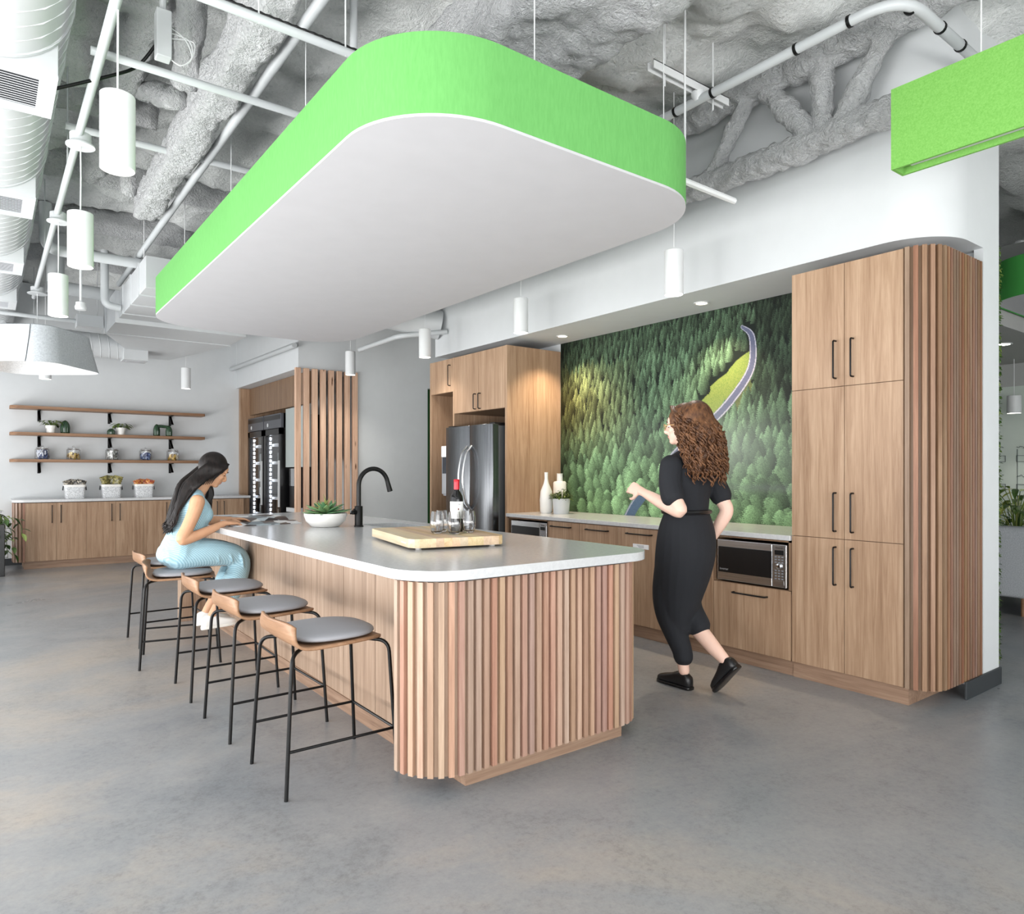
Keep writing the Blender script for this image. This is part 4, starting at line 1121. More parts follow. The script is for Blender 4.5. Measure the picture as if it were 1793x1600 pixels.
jar(1.53, 'glass jar of silver and white sachets in the middle of the lowest shelf', ((70, 74, 66), (182, 184, 180), (240, 240, 238)), .105, 3)
jar(1.985, 'glass jar of dark blue packets, fourth on the lowest shelf', ((34, 46, 96), (56, 78, 136), (130, 150, 190)), .085, 4)
jar(2.37, 'glass jar of gold wrapped sweets at the right end of the lowest shelf', ((100, 70, 22), (206, 168, 60), (246, 240, 222)), .06, 5)

# base cabinets on the back wall (doors look to -Y)
FYY = 11.56
bw = thing('wall_cabinet', 'long oak base cabinet below the open shelves', 'cabinet', (1.9, 11.9, 0))
MB().box(.43, 3.41, FYY + .02, 12.235, .1, .905).build('body', WDARK, bw)
xs = [.432, .79, 1.151, 1.511, 1.873, 2.233, 2.595, 2.957, 3.318]
for i, (a, b) in enumerate(zip(xs, xs[1:])):
    d = MB().box(a + .0015, b - .0015, FYY, FYY + .02, .105, .902).build('door', WOAK, bw)
    pull(d, 'Y', FYY, b - .052 if i % 2 == 0 else a + .052, .628, .866, True)
m = MB(); slats(m, [(.315, 11.95)] + arc(.415, 11.68, .10, PI, 1.5 * PI) + [(.43, 11.58)], .038, .024, .02, .1, .905); m.build('slatted_end', WSLAT, bw)
m = MB(); strip(m, [(.315, 12.23)] + arc(.415, 11.68, .10, PI, 1.5 * PI) + [(.43, 11.58)], .012, .1, .905); m.build('backing_board', WDARK, bw)
MB().box(.42, 3.40, FYY + .03, 12.2, 0, .1).build('toe_kick', WPLINTHX, bw)
bt = MB().prism(rrect(.285, 3.415, 11.53, 12.238, (.14, 0, 0, 0), 8), .912, .948).build('wall_worktop', QUARTZ, None, .5, .003); tag(bt, 'grey quartz top of the long cabinet below the open shelves', 'worktop')
struct('baseboard_back', MB().box(-2.28, .42, 12.225, 12.24, 0, .1), DARKGREY)

# bins of snack bags
BIN = NT('frosted mesh plastic'); _v = BIN.n('TexVoronoi', Scale=60.0); BIN.t.links.new(BIN.obj(), _v.inputs['Vector'])
BIN.p(col=BIN.ramp(_v.outputs['Distance'], [(.2, lin(176, 178, 182)), (.6, lin(222, 224, 226))]), rough=.5); BIN = BIN.m
def snack_bin(x, label, tint):
    y = 11.86; z = .948
    t = thing('snack_bin', label, 'bin', (x, y, z), 'white bins of snack bags')
    a = rrect(x - .115, x + .115, y - .10, y + .10, .03, 5); b = rrect(x - .128, x + .128, y - .11, y + .11, .035, 5)
    b2 = rrect(x - .122, x + .122, y - .104, y + .104, .03, 5); a2 = rrect(x - .108, x + .108, y - .093, y + .093, .028, 5)
    m = MB(); m.loft([[(p, q, z) for p, q in a], [(p, q, z + .19) for p, q in b], [(p, q, z + .19) for p, q in b2], [(p, q, z + .006) for p, q in a2]], cap=True)
    m.build('tub', BIN, t, .5)
    m = MB(); c = rrect(x - .134, x + .134, y - .116, y + .116, .038, 5)
    m.loft([[(p, q, z + .165) for p, q in c], [(p, q, z + .198) for p, q in c], [(p, q, z + .198) for p, q in b2], [(p, q, z + .165) for p, q in b2], [(p, q, z + .165) for p, q in c]], cap=False).build('rim', CERAM, t, .5)
    for s in (-1, 1): MB().tube([(x + s * .136, y - .05, z + .18), (x + s * .144, y - .045, z + .12), (x + s * .144, y + .045, z + .12), (x + s * .136, y + .05, z + .18)], .005, 6).build('handle', DARKGREY, t)
snack_bin(1.03, 'white bin holding black and silver snack bags', None)
snack_bin(1.49, 'white bin holding olive green snack bags, in the middle', None)
snack_bin(1.92, 'white bin holding orange snack bags, nearest the seated woman', None)
def bagmat(d, m_, l):
    t = NT('snack bag print'); n = t.noise(t.map((26, 26, 26)), 1, 3, .6, 1.5)
    t.p(col=t.ramp(n, [(.36, lin(*d)), (.48, lin(*m_)), (.60, lin(*l))]), rough=.3, spec=.6); return t.m
def bag(x, y, z, ang, tilt, cols, label, grp, h=.17):
    t = bagmat(*cols) if cols not in CP else CP[cols]
    CP[cols] = t
    m = MB(); M = Matrix.Rotation(ang, 3, 'Z') @ Matrix.Rotation(tilt, 3, 'Y')
    def fn(u, v, s):
        e = (1 - (2 * u - 1) ** 4) * (1 - (2 * v - 1) ** 4)
        wob = .006 * noise.noise(V(u * 5 + x * 9, v * 5, ang))
        return V(x, y, z) + M @ V((u - .5) * .125 * (1 - .10 * math.sin(v * PI)) + .004 * math.sin(v * 40), s * (.024 * e + .001) + wob * e * 2, v * h)
    for s in (-1, 1):
        k = MB().grid(lambda u, v: tuple(fn(u, v, s)), 10, 12)
        m.add(k.v, k.f if s < 0 else [f[::-1] for f in k.f])
    o = m.build('snack_bag', t, None, 9); tag(o, label, 'snack bag', grp)
KB = ((24, 24, 26), (60, 58, 56), (196, 186, 168)); OB = ((58, 56, 30), (104, 98, 54), (170, 160, 96)); RB = ((70, 44, 66), (176, 74, 40), (226, 168, 88))
for i, (cx, cols, nm) in enumerate(((1.03, KB, 'black and silver'), (1.49, OB, 'olive green'), (1.92, RB, 'orange and red'))):
    for j, (dx, dy, an, ti) in enumerate(((-.045, -.02, .35, -.30), (.0, .04, -.25, .08), (.045, -.03, -.3, .26))):
        lab = ('%s snack bag leaning to the left in its bin', 'upright %s snack bag in the middle of its bin', '%s snack bag leaning to the right in its bin')[j] % nm
        bag(cx + dx, 11.86 + dy, 1.035 + (.035 if i == 1 else 0), an, ti, cols, lab, nm + ' snack bags', .205 if i == 1 else .185)

# black planter with trailing pothos
pl = thing('planter', 'tall black planter with trailing pothos at the left edge', 'plant', (.0, 11.3, 0))
MB().box(-.16, .20, 10.98, 11.46, 0, .66).build('pot', BLACKP, pl, bevel=.006)
rng = random.Random(5); m = MB(); mv = MB()
for k in range(34):
    a = rng.uniform(-2.9, .9); hang = rng.random()
    b = V(.02 + rng.uniform(-.14, .14), 11.2 + rng.uniform(-.2, .2), .66)
    o = V(math.cos(a) * rng.uniform(.08, .24), math.sin(a) * rng.uniform(.10, .26), 0)
    pts = catmull([tuple(b), tuple(b + o * .5 + V(0, 0, rng.uniform(.08, .22))), tuple(b + o + V(0, 0, .05 - .25 * hang)), tuple(b + o * 1.15 + V(0, 0, -.1 - .42 * hang))], 5)
    mv.tube([tuple(p) for p in pts], .003, 5)
    for q in pts[3::2]:
        an = rng.random() * 6.28; leafmesh(m, V(q), (math.cos(an), math.sin(an) - .3, rng.uniform(-.8, .3)), (0, 0, 1), rng.uniform(.07, .12), .032, .4)
m.build('leaves', LEAF, pl); mv.build('stems', plain('green stems', (74, 104, 52), .6), pl)

# ------------------------------------------------------------------ things on the island
bo = thing('succulent_bowl', 'low white bowl of green succulents on the island', 'plant', (1.993, 4.916, .928))
cx, cy, z = 1.993, 4.916, .928
MB().lathe([(.001, z), (.085, z), (.10, z + .004), (.140, z + .045), (.153, z + .085), (.153, z + .10), (.147, z + .10), (.145, z + .085), (.12, z + .07), (.001, z + .07)], (cx, cy), 40).build('bowl', CERAM, bo, SM)
MB().cyl((cx, cy), .138, z + .07, z + .083, 24).build('soil', plain('dark soil', (48, 38, 30), .9), bo)
rng = random.Random(2); m = MB(); m2 = MB()
def thick_leaf(m, b, d, L, W, T):
    d = V(d).normalized(); b = V(b)
    m.limb([(*b, W * .35, T), (*(b + d * L * .35), W * .9, T * 1.1), (*(b + d * L * .7), W * .75, T * .8), (*(b + d * L), W * .12, T * .3)], 8, 3, side=tuple(d.cross(V(0, 0, 1)) if abs(d.z) < .95 else (1, 0, 0)))
for ring, (n, e, L, W) in enumerate(((15, .08, .155, .030), (12, .35, .13, .026), (9, .8, .09, .02))):
    for k in range(n):
        a = 2 * PI * (k + .5 * ring) / n + rng.uniform(-.15, .15); ee = e + rng.uniform(-.08, .14)
        thick_leaf(m, (cx + .02 * math.cos(a), cy + .02 * math.sin(a), z + .092 + .012 * ring), (math.cos(a) * math.cos(ee), math.sin(a) * math.cos(ee), math.sin(ee)), L * rng.uniform(.85, 1.1), W, .006)
for k in range(26):
    a = rng.random() * 6.28; ee = rng.uniform(.15, 1.3); c = V(cx + rng.uniform(-.03, .05), cy + rng.uniform(-.03, .03), z + .125)
    thick_leaf(m2, c, (math.cos(a) * math.cos(ee), math.sin(a) * math.cos(ee), math.sin(ee)), rng.uniform(.06, .12), .006, .0035)
m.build('broad_leaves', foli('broad succulent', (66, 104, 70), (92, 134, 92), (128, 156, 106)), bo, 9)
m2.build('spiky_leaves', foli('spiky succulent', (104, 124, 64), (148, 150, 86), (186, 156, 106)), bo, 9)

BA = math.atan2(.797, .153) - PI / 2
cb = thing('cutting_board', 'thick maple butcher block with glasses and a wine bottle on it', 'cutting board', (2.065, 3.487, .928), rotz=BA, local=True)
MAPLE = wood('maple block', (190, 158, 118), (214, 186, 148), (228, 204, 170), axis='Y', island=True, grain=16)
m = MB(); n = 12
hw, hl = .268, .405
for k in range(n):
    a = -hw + 2 * hw * k / n; b = -hw + 2 * hw * (k + 1) / n
    # corner staves are trimmed to the rounded corner
    def ye(x):
        r = .05; q = max(0, abs(x) - (hw - r)); return hl - r + math.sqrt(max(0, r * r - q * q))
    poly = [(a, -ye(a)), ((a + b) / 2, -ye((a + b) / 2)), (b, -ye(b)), (b, ye(b)), ((a + b) / 2, ye((a + b) / 2)), (a, ye(a))]
    m.prism(poly, .012, .058)
m.build('block', MAPLE, cb)
m = MB()
for sx in (-1, 1):
    for sy in (-1, 1): MB().lathe([(.015, 0), (.016, .012)], (sx * .21, sy * .345), 12).build('foot', CERAM, cb, SM)
MB().box(-.2695, -.2675, -.32, -.24, .03, .036).build('maker_mark', WHITEM, cb)
ZB = .987
GG = 'stemless glasses on the butcher block'
def glass(x, y, label):
    z = ZB
    o = MB().lathe([(.001, z), (.024, z), (.033, z + .012), (.039, z + .038), (.0375, z + .075), (.031, z + .122), (.0298, z + .122), (.0362, z + .075), (.0375, z + .038), (.031, z + .015), (.022, z + .009), (.001, z + .009)], (x, y), 32).build('stemless_glass', GLASS, None, SM)
    tag(o, label, 'glass', GG)
glass(2.017, 3.375, 'stemless wine glass nearest the black faucet')
glass(2.075, 3.285, 'stemless wine glass standing in front of the bottle')
glass(2.10, 3.46, 'stemless wine glass tucked behind the front two glasses')
glass(2.195, 3.32, 'stemless wine glass on the refrigerator side of the bottle')
wb = thing('wine_bottle', 'red capped wine bottle with a white label on the butcher block', 'bottle', (2.17, 3.41, ZB))
x, y, z = 2.17, 3.41, ZB
MB().lathe([(.001, z), (.034, z), (.0375, z + .006), (.0375, z + .185), (.034, z + .205), (.018, z + .232), (.0145, z + .245), (.0145, z + .252)], (x, y), 32).build('body', plain('dark wine glass', (12, 10, 12), .08), wb, SM)
MB().lathe([(.0162, z + .242), (.0162, z + .285), (.0172, z + .286), (.0172, z + .297), (.015, z + .3), (.001, z + .3)], (x, y), 28).build('capsule', plain('red foil', (190, 24, 40), .3, .3), wb, SM)
m = MB(); a0 = math.atan2(-y, -x); R0 = [(x + .0379 * math.cos(a0 + t), y + .0379 * math.sin(a0 + t)) for t in [(-1.5 + 3.0 * k / 20) for k in range(21)]]
m.grid(lambda u, v: (*R0[int(round(u * 20))], z + .075 + .098 * v), 20, 1); m.build('paper_label', plain('wine label paper', (238, 238, 236), .6), wb, SM)
m = MB()
for j, (za, n) in enumerate(((.155, 11), (.149, 0), (.098, 8), (.089, 9))):
    for k in range(n):
        t = a0 - .32 + .64 * k / max(n - 1, 1); px, py = x + .0382 * math.cos(t), y + .0382 * math.sin(t)
        if j == 0: continue
        m.obox((px, py, z + za), .0006, .0018, .0018, t)
for k in range(6): m.obox((x + .0382 * math.cos(a0 + .28), y + .0382 * math.sin(a0 + .28), z + .125 + .002 * k), .0006, .009 - abs(k - 2.5) * .002, .002, a0 + .28)
m.build('label_print', plain('label print', (120, 70, 60), .6), wb)
text('label_lettering', 'MONTED', .011, wb, (x + .0383 * math.cos(a0), y + .0383 * math.sin(a0), z + .157), (PI / 2, 0, a0 + PI / 2), plain('label grey ink', (110, 112, 118), .6), .0003)

mg = thing('magazine', 'open magazine under the seated woman\'s hands on the island', 'magazine', (1.70, 5.55, .928), rotz=.08, local=True)
PAG = NT('printed magazine page'); _v = PAG.n('TexVoronoi', Scale=9.0); PAG.t.links.new(PAG.map((1, 1, 1)), _v.inputs['Vector'])
_g = PAG.n('SeparateColor'); PAG.t.links.new(_v.outputs['Color'], _g.inputs[0])
PAG.p(col=PAG.ramp(_g.outputs[0], [(.0, lin(28, 26, 30)), (.25, lin(92, 74, 66)), (.5, lin(150, 172, 184)), (.75, lin(226, 226, 226)), (1, lin(236, 236, 238))]), rough=.3); PAG = PAG.m
for s, nm in ((-1, 'page_stack'), (1, 'page_stack')):
    m = MB(); n = 14
    top_ = []
    R = []
    for k in range(n + 1):
        u = k / n; yy = s * (.002 + .215 * u); zt = .004 + .020 * math.sin(PI * min(1, u * 1.25)) * (1 - .55 * u) + (.045 * u if s > 0 else 0)
        R.append([(-.26, yy, .0008), (.26, yy, .0008), (.26, yy, zt + .002), (-.26, yy, zt + .002)])
    m.loft(R if s > 0 else R[::-1]).build(nm, PAG, mg, .5)
MB().box(-.262, .262, -.006, .006, .0, .004).build('spine', CERAM, mg)

# ------------------------------------------------------------------ things on the kitchen worktop
zk = .916
o = MB().lathe([(.001, zk), (.05, zk), (.062, zk + .02), (.066, zk + .13), (.058, zk + .22), (.026, zk + .30), (.017, zk + .345), (.018, zk + .41), (.014, zk + .41), (.013, zk + .34), (.001, zk + .33)], (4.50, 5.40), 36).build('bottle_vase', CERAM, None, SM)
tag(o, 'tall white bottle shaped vase beside the refrigerator panel', 'vase')
o = MB().lathe([(.001, zk), (.066, zk), (.068, zk + .30), (.058, zk + .315), (.032, zk + .32), (.030, zk + .39), (.034, zk + .395), (.030, zk + .397), (.026, zk + .32), (.001, zk + .31)], (4.74, 5.47), 36).build('shouldered_vase', CERAM, None, SM)
tag(o, 'shorter white shouldered vase behind the grey plant pot', 'vase')
pp = thing('potted_plant', 'grey pot with a bushy plant before the forest mural', 'plant', (4.56, 5.24, zk))
MB().lathe([(.001, zk), (.076, zk), (.08, zk + .04), (.081, zk + .05), (.088, zk + .15), (.081, zk + .15), (.078, zk + .13), (.001, zk + .13)], (4.56, 5.24), 32).build('pot', POTGREY, pp, SM)
MB().cyl((4.56, 5.24), .076, zk + .12, zk + .135).build('soil', plain('dark soil', (48, 38, 30), .9), pp)
rng = random.Random(9); m = MB()
for k in range(120):
    a = rng.random() * 6.28; r = .095 * math.sqrt(rng.random()); p = V(4.56 + r * math.cos(a), 5.24 + r * math.sin(a), zk + .14 + rng.random() * .10 * (1.2 - r / .12))
    leafmesh(m, p, (math.cos(a) + rng.uniform(-.5, .5), math.sin(a) + rng.uniform(-.5, .5), rng.uniform(-.2, .9)), (0, 0, 1), rng.uniform(.03, .055), .014, .3, 4)
    m.tube([(4.56 + r * .3 * math.cos(a), 5.24 + r * .3 * math.sin(a), zk + .13), tuple(p)], .0016, 4)
m.build('leaves', LEAFD, pp)

# ------------------------------------------------------------------ beyond the right-hand wall
ms = MB(); rng = random.Random(4)
ms.box(5.092, 5.10, 1.70, 5.5, .12, 2.75)
for k in range(5200):
    yy = 1.672 + (rng.random() ** 2.6) * 1.6; zz = rng.uniform(.14, 2.76); a = rng.random() * 6.28; sz_ = rng.uniform(.014, .03)
    leafmesh(ms, (5.10, yy, zz), (rng.uniform(.5, 1), math.cos(a) * .7, math.sin(a) * .7), (0, .3, 1), sz_, .008, .3, 2)
o = ms.build('moss_wall', MOSS, None); tag(o, 'living wall of green moss on the far side of the right-hand wall', 'moss wall', kind='stuff')
sf = thing('sofa', 'pale grey upholstered sofa seen from behind in the next room', 'sofa', (7.9, 1.6, 0))
SOFA = NT('grey tweed'); _v = SOFA.noise(SOFA.map((60, 60, 60)), 2, 5, .8); SOFA.p(col=SOFA.ramp(_v, [(.3, lin(150, 154, 160)), (.7, lin(206, 209, 213))]), rough=.95); SOFA.bump(_v, .4, .004); SOFA = SOFA.m
MB().box(7.55, 7.75, .5, 2.75, .17, .72).build('back', SOFA, sf, bevel=.03, seg=4)
MB().box(7.72, 8.5, .5, 2.75, .17, .46).build('seat', SOFA, sf, bevel=.04, seg=4)
MB().box(7.56, 7.80, 1.7, 2.70, .66, .82).build('back_cushion', SOFA, sf, bevel=.06, seg=4)
MB().box(7.56, 7.80, .6, 1.66, .66, .82).build('back_cushion', SOFA, sf, bevel=.06, seg=4)
for xx in (7.62, 8.4):
    for yy in (.65, 2.3): MB().cyl((xx, yy), .022, 0, .18, 12).build('leg', WSTOOL, sf)
bp = thing('potted_plant', 'yellow green leafy plant behind the grey sofa', 'plant', (8.9, 2.75, 0))
MB().lathe([(.001, 0), (.15, 0), (.18, .5), (.16, .5), (.001, .46)], (8.9, 2.75), 24).build('pot', BLACKP, bp, SM)
rng = random.Random(12); m = MB()
for k in range(90):
    a = rng.random() * 6.28; h = rng.uniform(.55, 1.18); r = rng.uniform(.02, .30)
    p = V(8.9 + r * math.cos(a), 2.75 + r * math.sin(a), h); m.tube([(8.9, 2.75, .48), (8.9 + r * .5 * math.cos(a), 2.75 + r * .5 * math.sin(a), h * .7 + .2), tuple(p)], .004, 4)
    leafmesh(m, p, (math.cos(a), math.sin(a), rng.uniform(-.3, .6)), (0, 0, 1), rng.uniform(.14, .24), .035, .5, 5)
m.build('leaves', foli('yellow green leaves', (52, 84, 34), (112, 140, 58), (206, 204, 112)), bp)
gw = MB().box(9.8, 9.82, -1, 6, 0, 2.35).build('writing_wall', plain('frosted writing glass', (206, 216, 208), .35), None); tag(gw, 'pale writing wall with notes and small sketches in the next room', 'whiteboard')
m = MB()
rng = random.Random(3)
for r_ in range(5):
    for c_ in range(8):
        y0 = 3.35 - c_ * .32; z0 = 1.62 - r_ * .17
        if r_ % 2 == 0:
            yy = y0
            for k in range(9): m.obox((9.795, yy - .012, z0 + rng.uniform(-.01, .015)), .004, .022, .006, M=Matrix.Rotation(rng.uniform(-.9, .9), 3, 'X')); yy -= .021
        else:
            for q in range(2):
                yb2 = y0 - q * .12
                m.box(9.793, 9.797, yb2 - .09, yb2, z0, z0 + .005).box(9.793, 9.797, yb2 - .09, yb2, z0 + .07, z0 + .075).box(9.793, 9.797, yb2 - .005, yb2, z0, z0 + .075).box(9.793, 9.797, yb2 - .09, yb2 - .085, z0, z0 + .075)
for yy in (3.02, 2.45, 1.9): m.box(9.793, 9.797, yy - .003, yy + .003, .6, 1.6)
m.build('marker_notes', plain('marker ink', (96, 104, 106), .6), gw)
struct('wall_office_upper', MB().box(9.8, 9.9, -1, 6, 2.35, 4.05), plain('office grey wall', (176, 178, 176), .7))
c2 = thing('ceiling_cloud', 'second green rimmed ceiling panel beyond the right-hand wall', 'ceiling panel', (8.2, 1.0, 2.75))
o2 = rrect(6.6, 9.75, -1.4, 2.3, (.4, .05, .05, .4), 10); i2 = rrect(6.612, 9.738, -1.388, 2.288, (.39, .04, .04, .39), 10)
MB().loft([[(x, y, 2.75) for x, y in o2], [(x, y, 3.07) for x, y in o2], [(x, y, 3.07) for x, y in i2], [(x, y, 2.75) for x, y in i2], [(x, y, 2.75) for x, y in o2]], cap=False).build('rim_band', plain('deep green felt', (62, 150, 66), .8), c2, .5)
MB().prism(rrect(6.614, 9.736, -1.386, 2.286, (.39, .04, .04, .39), 10), 2.755, 2.78).build('underside', CLOUDGREY, c2)
struct('ceiling_office_soffit', MB().box(6.2, 9.8, 2.32, 6, 2.62, 2.8), plain('soffit grey', (168, 168, 166), .7))
t = thing('recessed_downlight', 'round downlight in the soffit of the next room', 'ceiling light', (8.2, 2.66, 2.62))
MB().lathe([(.09, 2.619), (.09, 2.612), (.07, 2.612), (.07, 2.619)], (8.2, 2.66)).build('trim_ring', WHITEM, t, SM); MB().cyl((8.2, 2.66), .07, 2.614, 2.618).build('lamp', GLOW, t)
pendant(9.4, 2.93, 2.0, 'grey cylinder lamp in front of the writing wall in the next room', r=.07, h=.2, top=2.62, power=25)
# ------------------------------------------------------------------ people
def skinned(o, voxel=.006, it=5, fac=.5):
    r = o.modifiers.new('one_skin', 'REMESH'); r.mode = 'VOXEL'; r.voxel_size = voxel; r.use_smooth_shade = True
    s = o.modifiers.new('soften', 'SMOOTH'); s.iterations = it; s.factor = fac
    return o

def hand(m, W, d, nrm, thumb, curl=.5, sc_=1.0, spread=.18):
    """palm, four jointed fingers and a thumb; nrm = the way the palm faces; thumb = +1/-1 side"""
    W = V(W); d = V(d).normalized(); nrm = V(nrm); nrm = (nrm - d * nrm.dot(d)).normalized(); s = d.cross(nrm)
    k = sc_
    m.limb([(*(W - d * .02 * k), .025 * k, .019 * k), (*(W + d * .02 * k), .030 * k, .017 * k), (*(W + d * .055 * k), .038 * k, .015 * k), (*(W + d * .088 * k), .038 * k, .012 * k)], 14, 4, side=tuple(s))
    for i, (off, L) in enumerate(((-.029, .060), (-.0097, .070), (.0097, .074), (.029, .066))):
        off *= thumb; p = W + d * (.086 - .004 * abs(i - 2)) * k + s * off * k
        a = 0; P = [(*(p - d * .015 * k), .0092 * k), (*p, .0092 * k)]
        dd = (d + s * off * spread * 8).normalized()
        for j, (f, c) in enumerate(((.45, .55), (.30, .75), (.25, .55))):
            a += curl * c * (1 + .12 * (2 - i))
            p = p + (dd * math.cos(a) + nrm * math.sin(a)) * L * f * k; P.append((*p, (.0086, .0078, .0062)[j] * k))
        m.limb(P, 10, 4)
    b = W + d * .018 * k + s * thumb * .022 * k
    t1 = b + (d * .55 + s * thumb * .70 + nrm * .35).normalized() * .036 * k
    t2 = t1 + (d * .80 + s * thumb * .35 + nrm * .45).normalized() * .030 * k
    t3 = t2 + (d * .95 + s * thumb * .05 + nrm * .30).normalized() * .022 * k
    m.limb([(*b, .014 * k), (*t1, .0115 * k), (*t2, .010 * k), (*t3, .007 * k)], 10, 4)

def head(m, C0, f, u):
    """skull, jaw, nose, lips, brow and ears into m; returns the point helper"""
    C0 = V(C0); f = V(f).normalized(); u = V(u); u = (u - f * u.dot(f)).normalized(); s = u.cross(f)
    M = Matrix((f, s, u)).transposed()
    P = lambda a, b, c: C0 + f * a + s * b + u * c
    m.ell(P(-.008, 0, .018), .094, .073, .100, M)
    m.ell(P(.026, 0, -.045), .062, .056, .068, M)
    m.ell(P(.060, 0, -.088), .026, .030, .022, M)
    m.ell(P(.068, 0, .040), .022, .050, .030, M)
    for q in (-1, 1):
        m.ell(P(.055, q * .033, -.022), .028, .024, .026, M)
        m.ell(P(-.006, q * .074, -.014), .018, .008, .030, M)
        m.ell(P(.078, q * .030, .024), .012, .020, .008, M)
    m.limb([(*P(.080, 0, .018), .008), (*P(.094, 0, -.004), .010), (*P(.106, 0, -.026), .0125), (*P(.092, 0, -.036), .010)], 10, 4)
    for q in (-1, 1): m.ell(P(.092, q * .011, -.031), .010, .009, .008, M)
    m.ell(P(.080, 0, -.056), .014, .022, .008, M); m.ell(P(.078, 0, -.067), .013, .019, .008, M)
    return P, M
def face(parent, P, M, brow, closed=True, lip=(176, 96, 88)):
    m = MB()
    for q in (-1, 1):
        m.limb([(*P(.082, q * .046, .026), .0018, .003), (*P(.090, q * .032, .034), .002, .004), (*P(.092, q * .015, .029), .0018, .004)], 8, 3)
        m.limb([(*P(.074, q * .046, .000), .0015), (*P(.083, q * .034, -.005), .0022), (*P(.082, q * .020, -.001), .0015)], 8, 3)
    m.build('eyebrow_and_lash', brow, parent, 9)
    m = MB()
    for q in (-1, 1): m.ell(P(.070, q * .033, .004), .013, .013, .010, M, 12, 8)
    m.build('eyelid' if closed else 'eye', SKIN if closed else CERAM, parent, 9)
    m = MB(); m.ell(P(.0855, 0, -.0565), .010, .020, .005, M, 14, 8); m.ell(P(.083, 0, -.066), .010, .017, .006, M, 14, 8)
    m.build('lips', plain('lips %d' % lip[0], lip, .4), parent, 9)

def shoe(parent, heel, d, up, L, mat_u, mat_s, laces=None):
    heel = V(heel); d = V(d).normalized(); up = V(up); up = (up - d * up.dot(d)).normalized(); s = d.cross(up)
    def rings(stn, z0, grow=0):
        R = []
        for t, w, h in stn:
            r = []
            for k in range(20):
                a = 2 * PI * k / 20; c, q = math.cos(a), math.sin(a)
                y = (w + grow) * math.copysign(abs(c) ** .7, c); z = (h * .5 + h * .5 * math.copysign(abs(q) ** (.8 if q > 0 else .35), q))
                r.append(heel + d * (t * L) + s * y + up * (z0 + z))
            R.append(r)
        return R
    up_st = [(0, .018, .05), (.03, .028, .068), (.12, .033, .082), (.26, .035, .088), (.40, .036, .080), (.52, .039, .066), (.66, .042, .054), (.80, .042, .045), (.91, .035, .036), (.97, .022, .026), (1, .006, .014)]
    so = MB().loft(rings(up_st, .014)).build('shoe', mat_u, parent, 9)
    sl = [(t * 1.02 - .01, w, .022) for t, w, h in up_st]
    MB().loft(rings(sl, 0, .004)).build('sole', mat_s, so, .8)
    m = MB()
    for t, z in ((.36, .098), (.43, .090), (.50, .081), (.57, .073)):
        c = heel + d * (t * L) + up * z
        m.tube([c - s * .018 - up * .004, c, c + s * .018 - up * .004], .0028, 6)
    m.build('laces', laces or mat_u, so, SM)
    return so

# ---- the seated woman
wo = thing('person', 'seated woman with long dark hair in a sleeveless pale blue outfit reading at the island', 'person', (1.15, 5.42, 0))
C0 = V(1.348, 5.45, 1.342); f = V(.86, -.02, -.50); u = V(.50, 0, .86)
m = MB()
P, M = head(m, C0, f, u)
m.limb([(*P(-.030, 0, -.03), .052, .052), (1.275, 5.45, 1.235, .047, .048), (1.225, 5.45, 1.165, .062, .055), (1.21, 5.45, 1.12, .09, .06)], 16, 5, side=(0, 1, 0))
def torso_s(m, g=0):
    m.limb([(1.115, 5.45, .752, .180 + g, .120 + g), (1.125, 5.45, .79, .168 + g, .118 + g), (1.150, 5.45, .88, .138 + g, .102 + g), (1.185, 5.45, .97, .142 + g, .108 + g), (1.205, 5.45, 1.04, .150 + g, .112 + g), (1.205, 5.45, 1.10, .155 + g, .092 + g), (1.205, 5.45, 1.145, .125 + g, .060 + g)], 20, 5, side=(0, 1, 0))
    for q in (-1, 1): m.ell((1.262, 5.45 + q * .065, 1.022), .055 + g, .060 + g, .058 + g)
torso_s(m)
def arm_s(m, q):
    if q < 0: A = [(1.200, 5.295, 1.118, .052), (1.175, 5.268, 1.05, .047), (1.125, 5.245, .945, .043), (1.085, 5.235, .865, .040), (1.14, 5.245, .868, .038), (1.25, 5.275, .905, .034), (1.36, 5.31, .945, .025), (1.392, 5.322, .955, .023)]
    else: A = [(1.205, 5.605, 1.118, .052), (1.24, 5.65, 1.05, .045), (1.29, 5.675, .985, .041), (1.335, 5.68, .955, .038), (1.40, 5.655, .960, .034), (1.48, 5.61, .962, .025), (1.505, 5.595, .963, .023)]
    m.limb(A, 14, 5); return A
A = arm_s(m, -1); hand(m, (1.395, 5.323, .958), (.80, .25, -.02), (.1, .2, -1), 1, .42, 1.0)
A = arm_s(m, 1); hand(m, (1.505, 5.597, .965), (.85, -.20, -.02), (.1, -.2, -1), -1, .40, 1.0)
for q, yk in ((-1, 5.365), (1, 5.535)):
    m.limb([(1.12, 5.45 + q * .085, .725, .088), (1.30, yk, .725, .082), (1.46, yk, .70, .066), (1.505, yk, .668, .056), (1.49, yk, .60, .052), (1.43, yk - q * .0, .46, .048), (1.34, yk, .33, .034), (1.305, yk, .265, .030)], 16, 5)
skinned(m.build('body', SKIN, wo, 9), .0055, 4)
face(wo, P, M, plain('dark brows', (40, 28, 24), .7), True, (178, 104, 98))
m = MB(); torso_s(m, .012)
m.limb([(1.205, 5.345, 1.135, .03, .045), (1.205, 5.40, 1.158, .03, .05), (1.215, 5.45, 1.162, .03, .05), (1.205, 5.50, 1.158, .03, .05), (1.205, 5.555, 1.135, .03, .045)], 14, 4, side=(0, 0, 1))
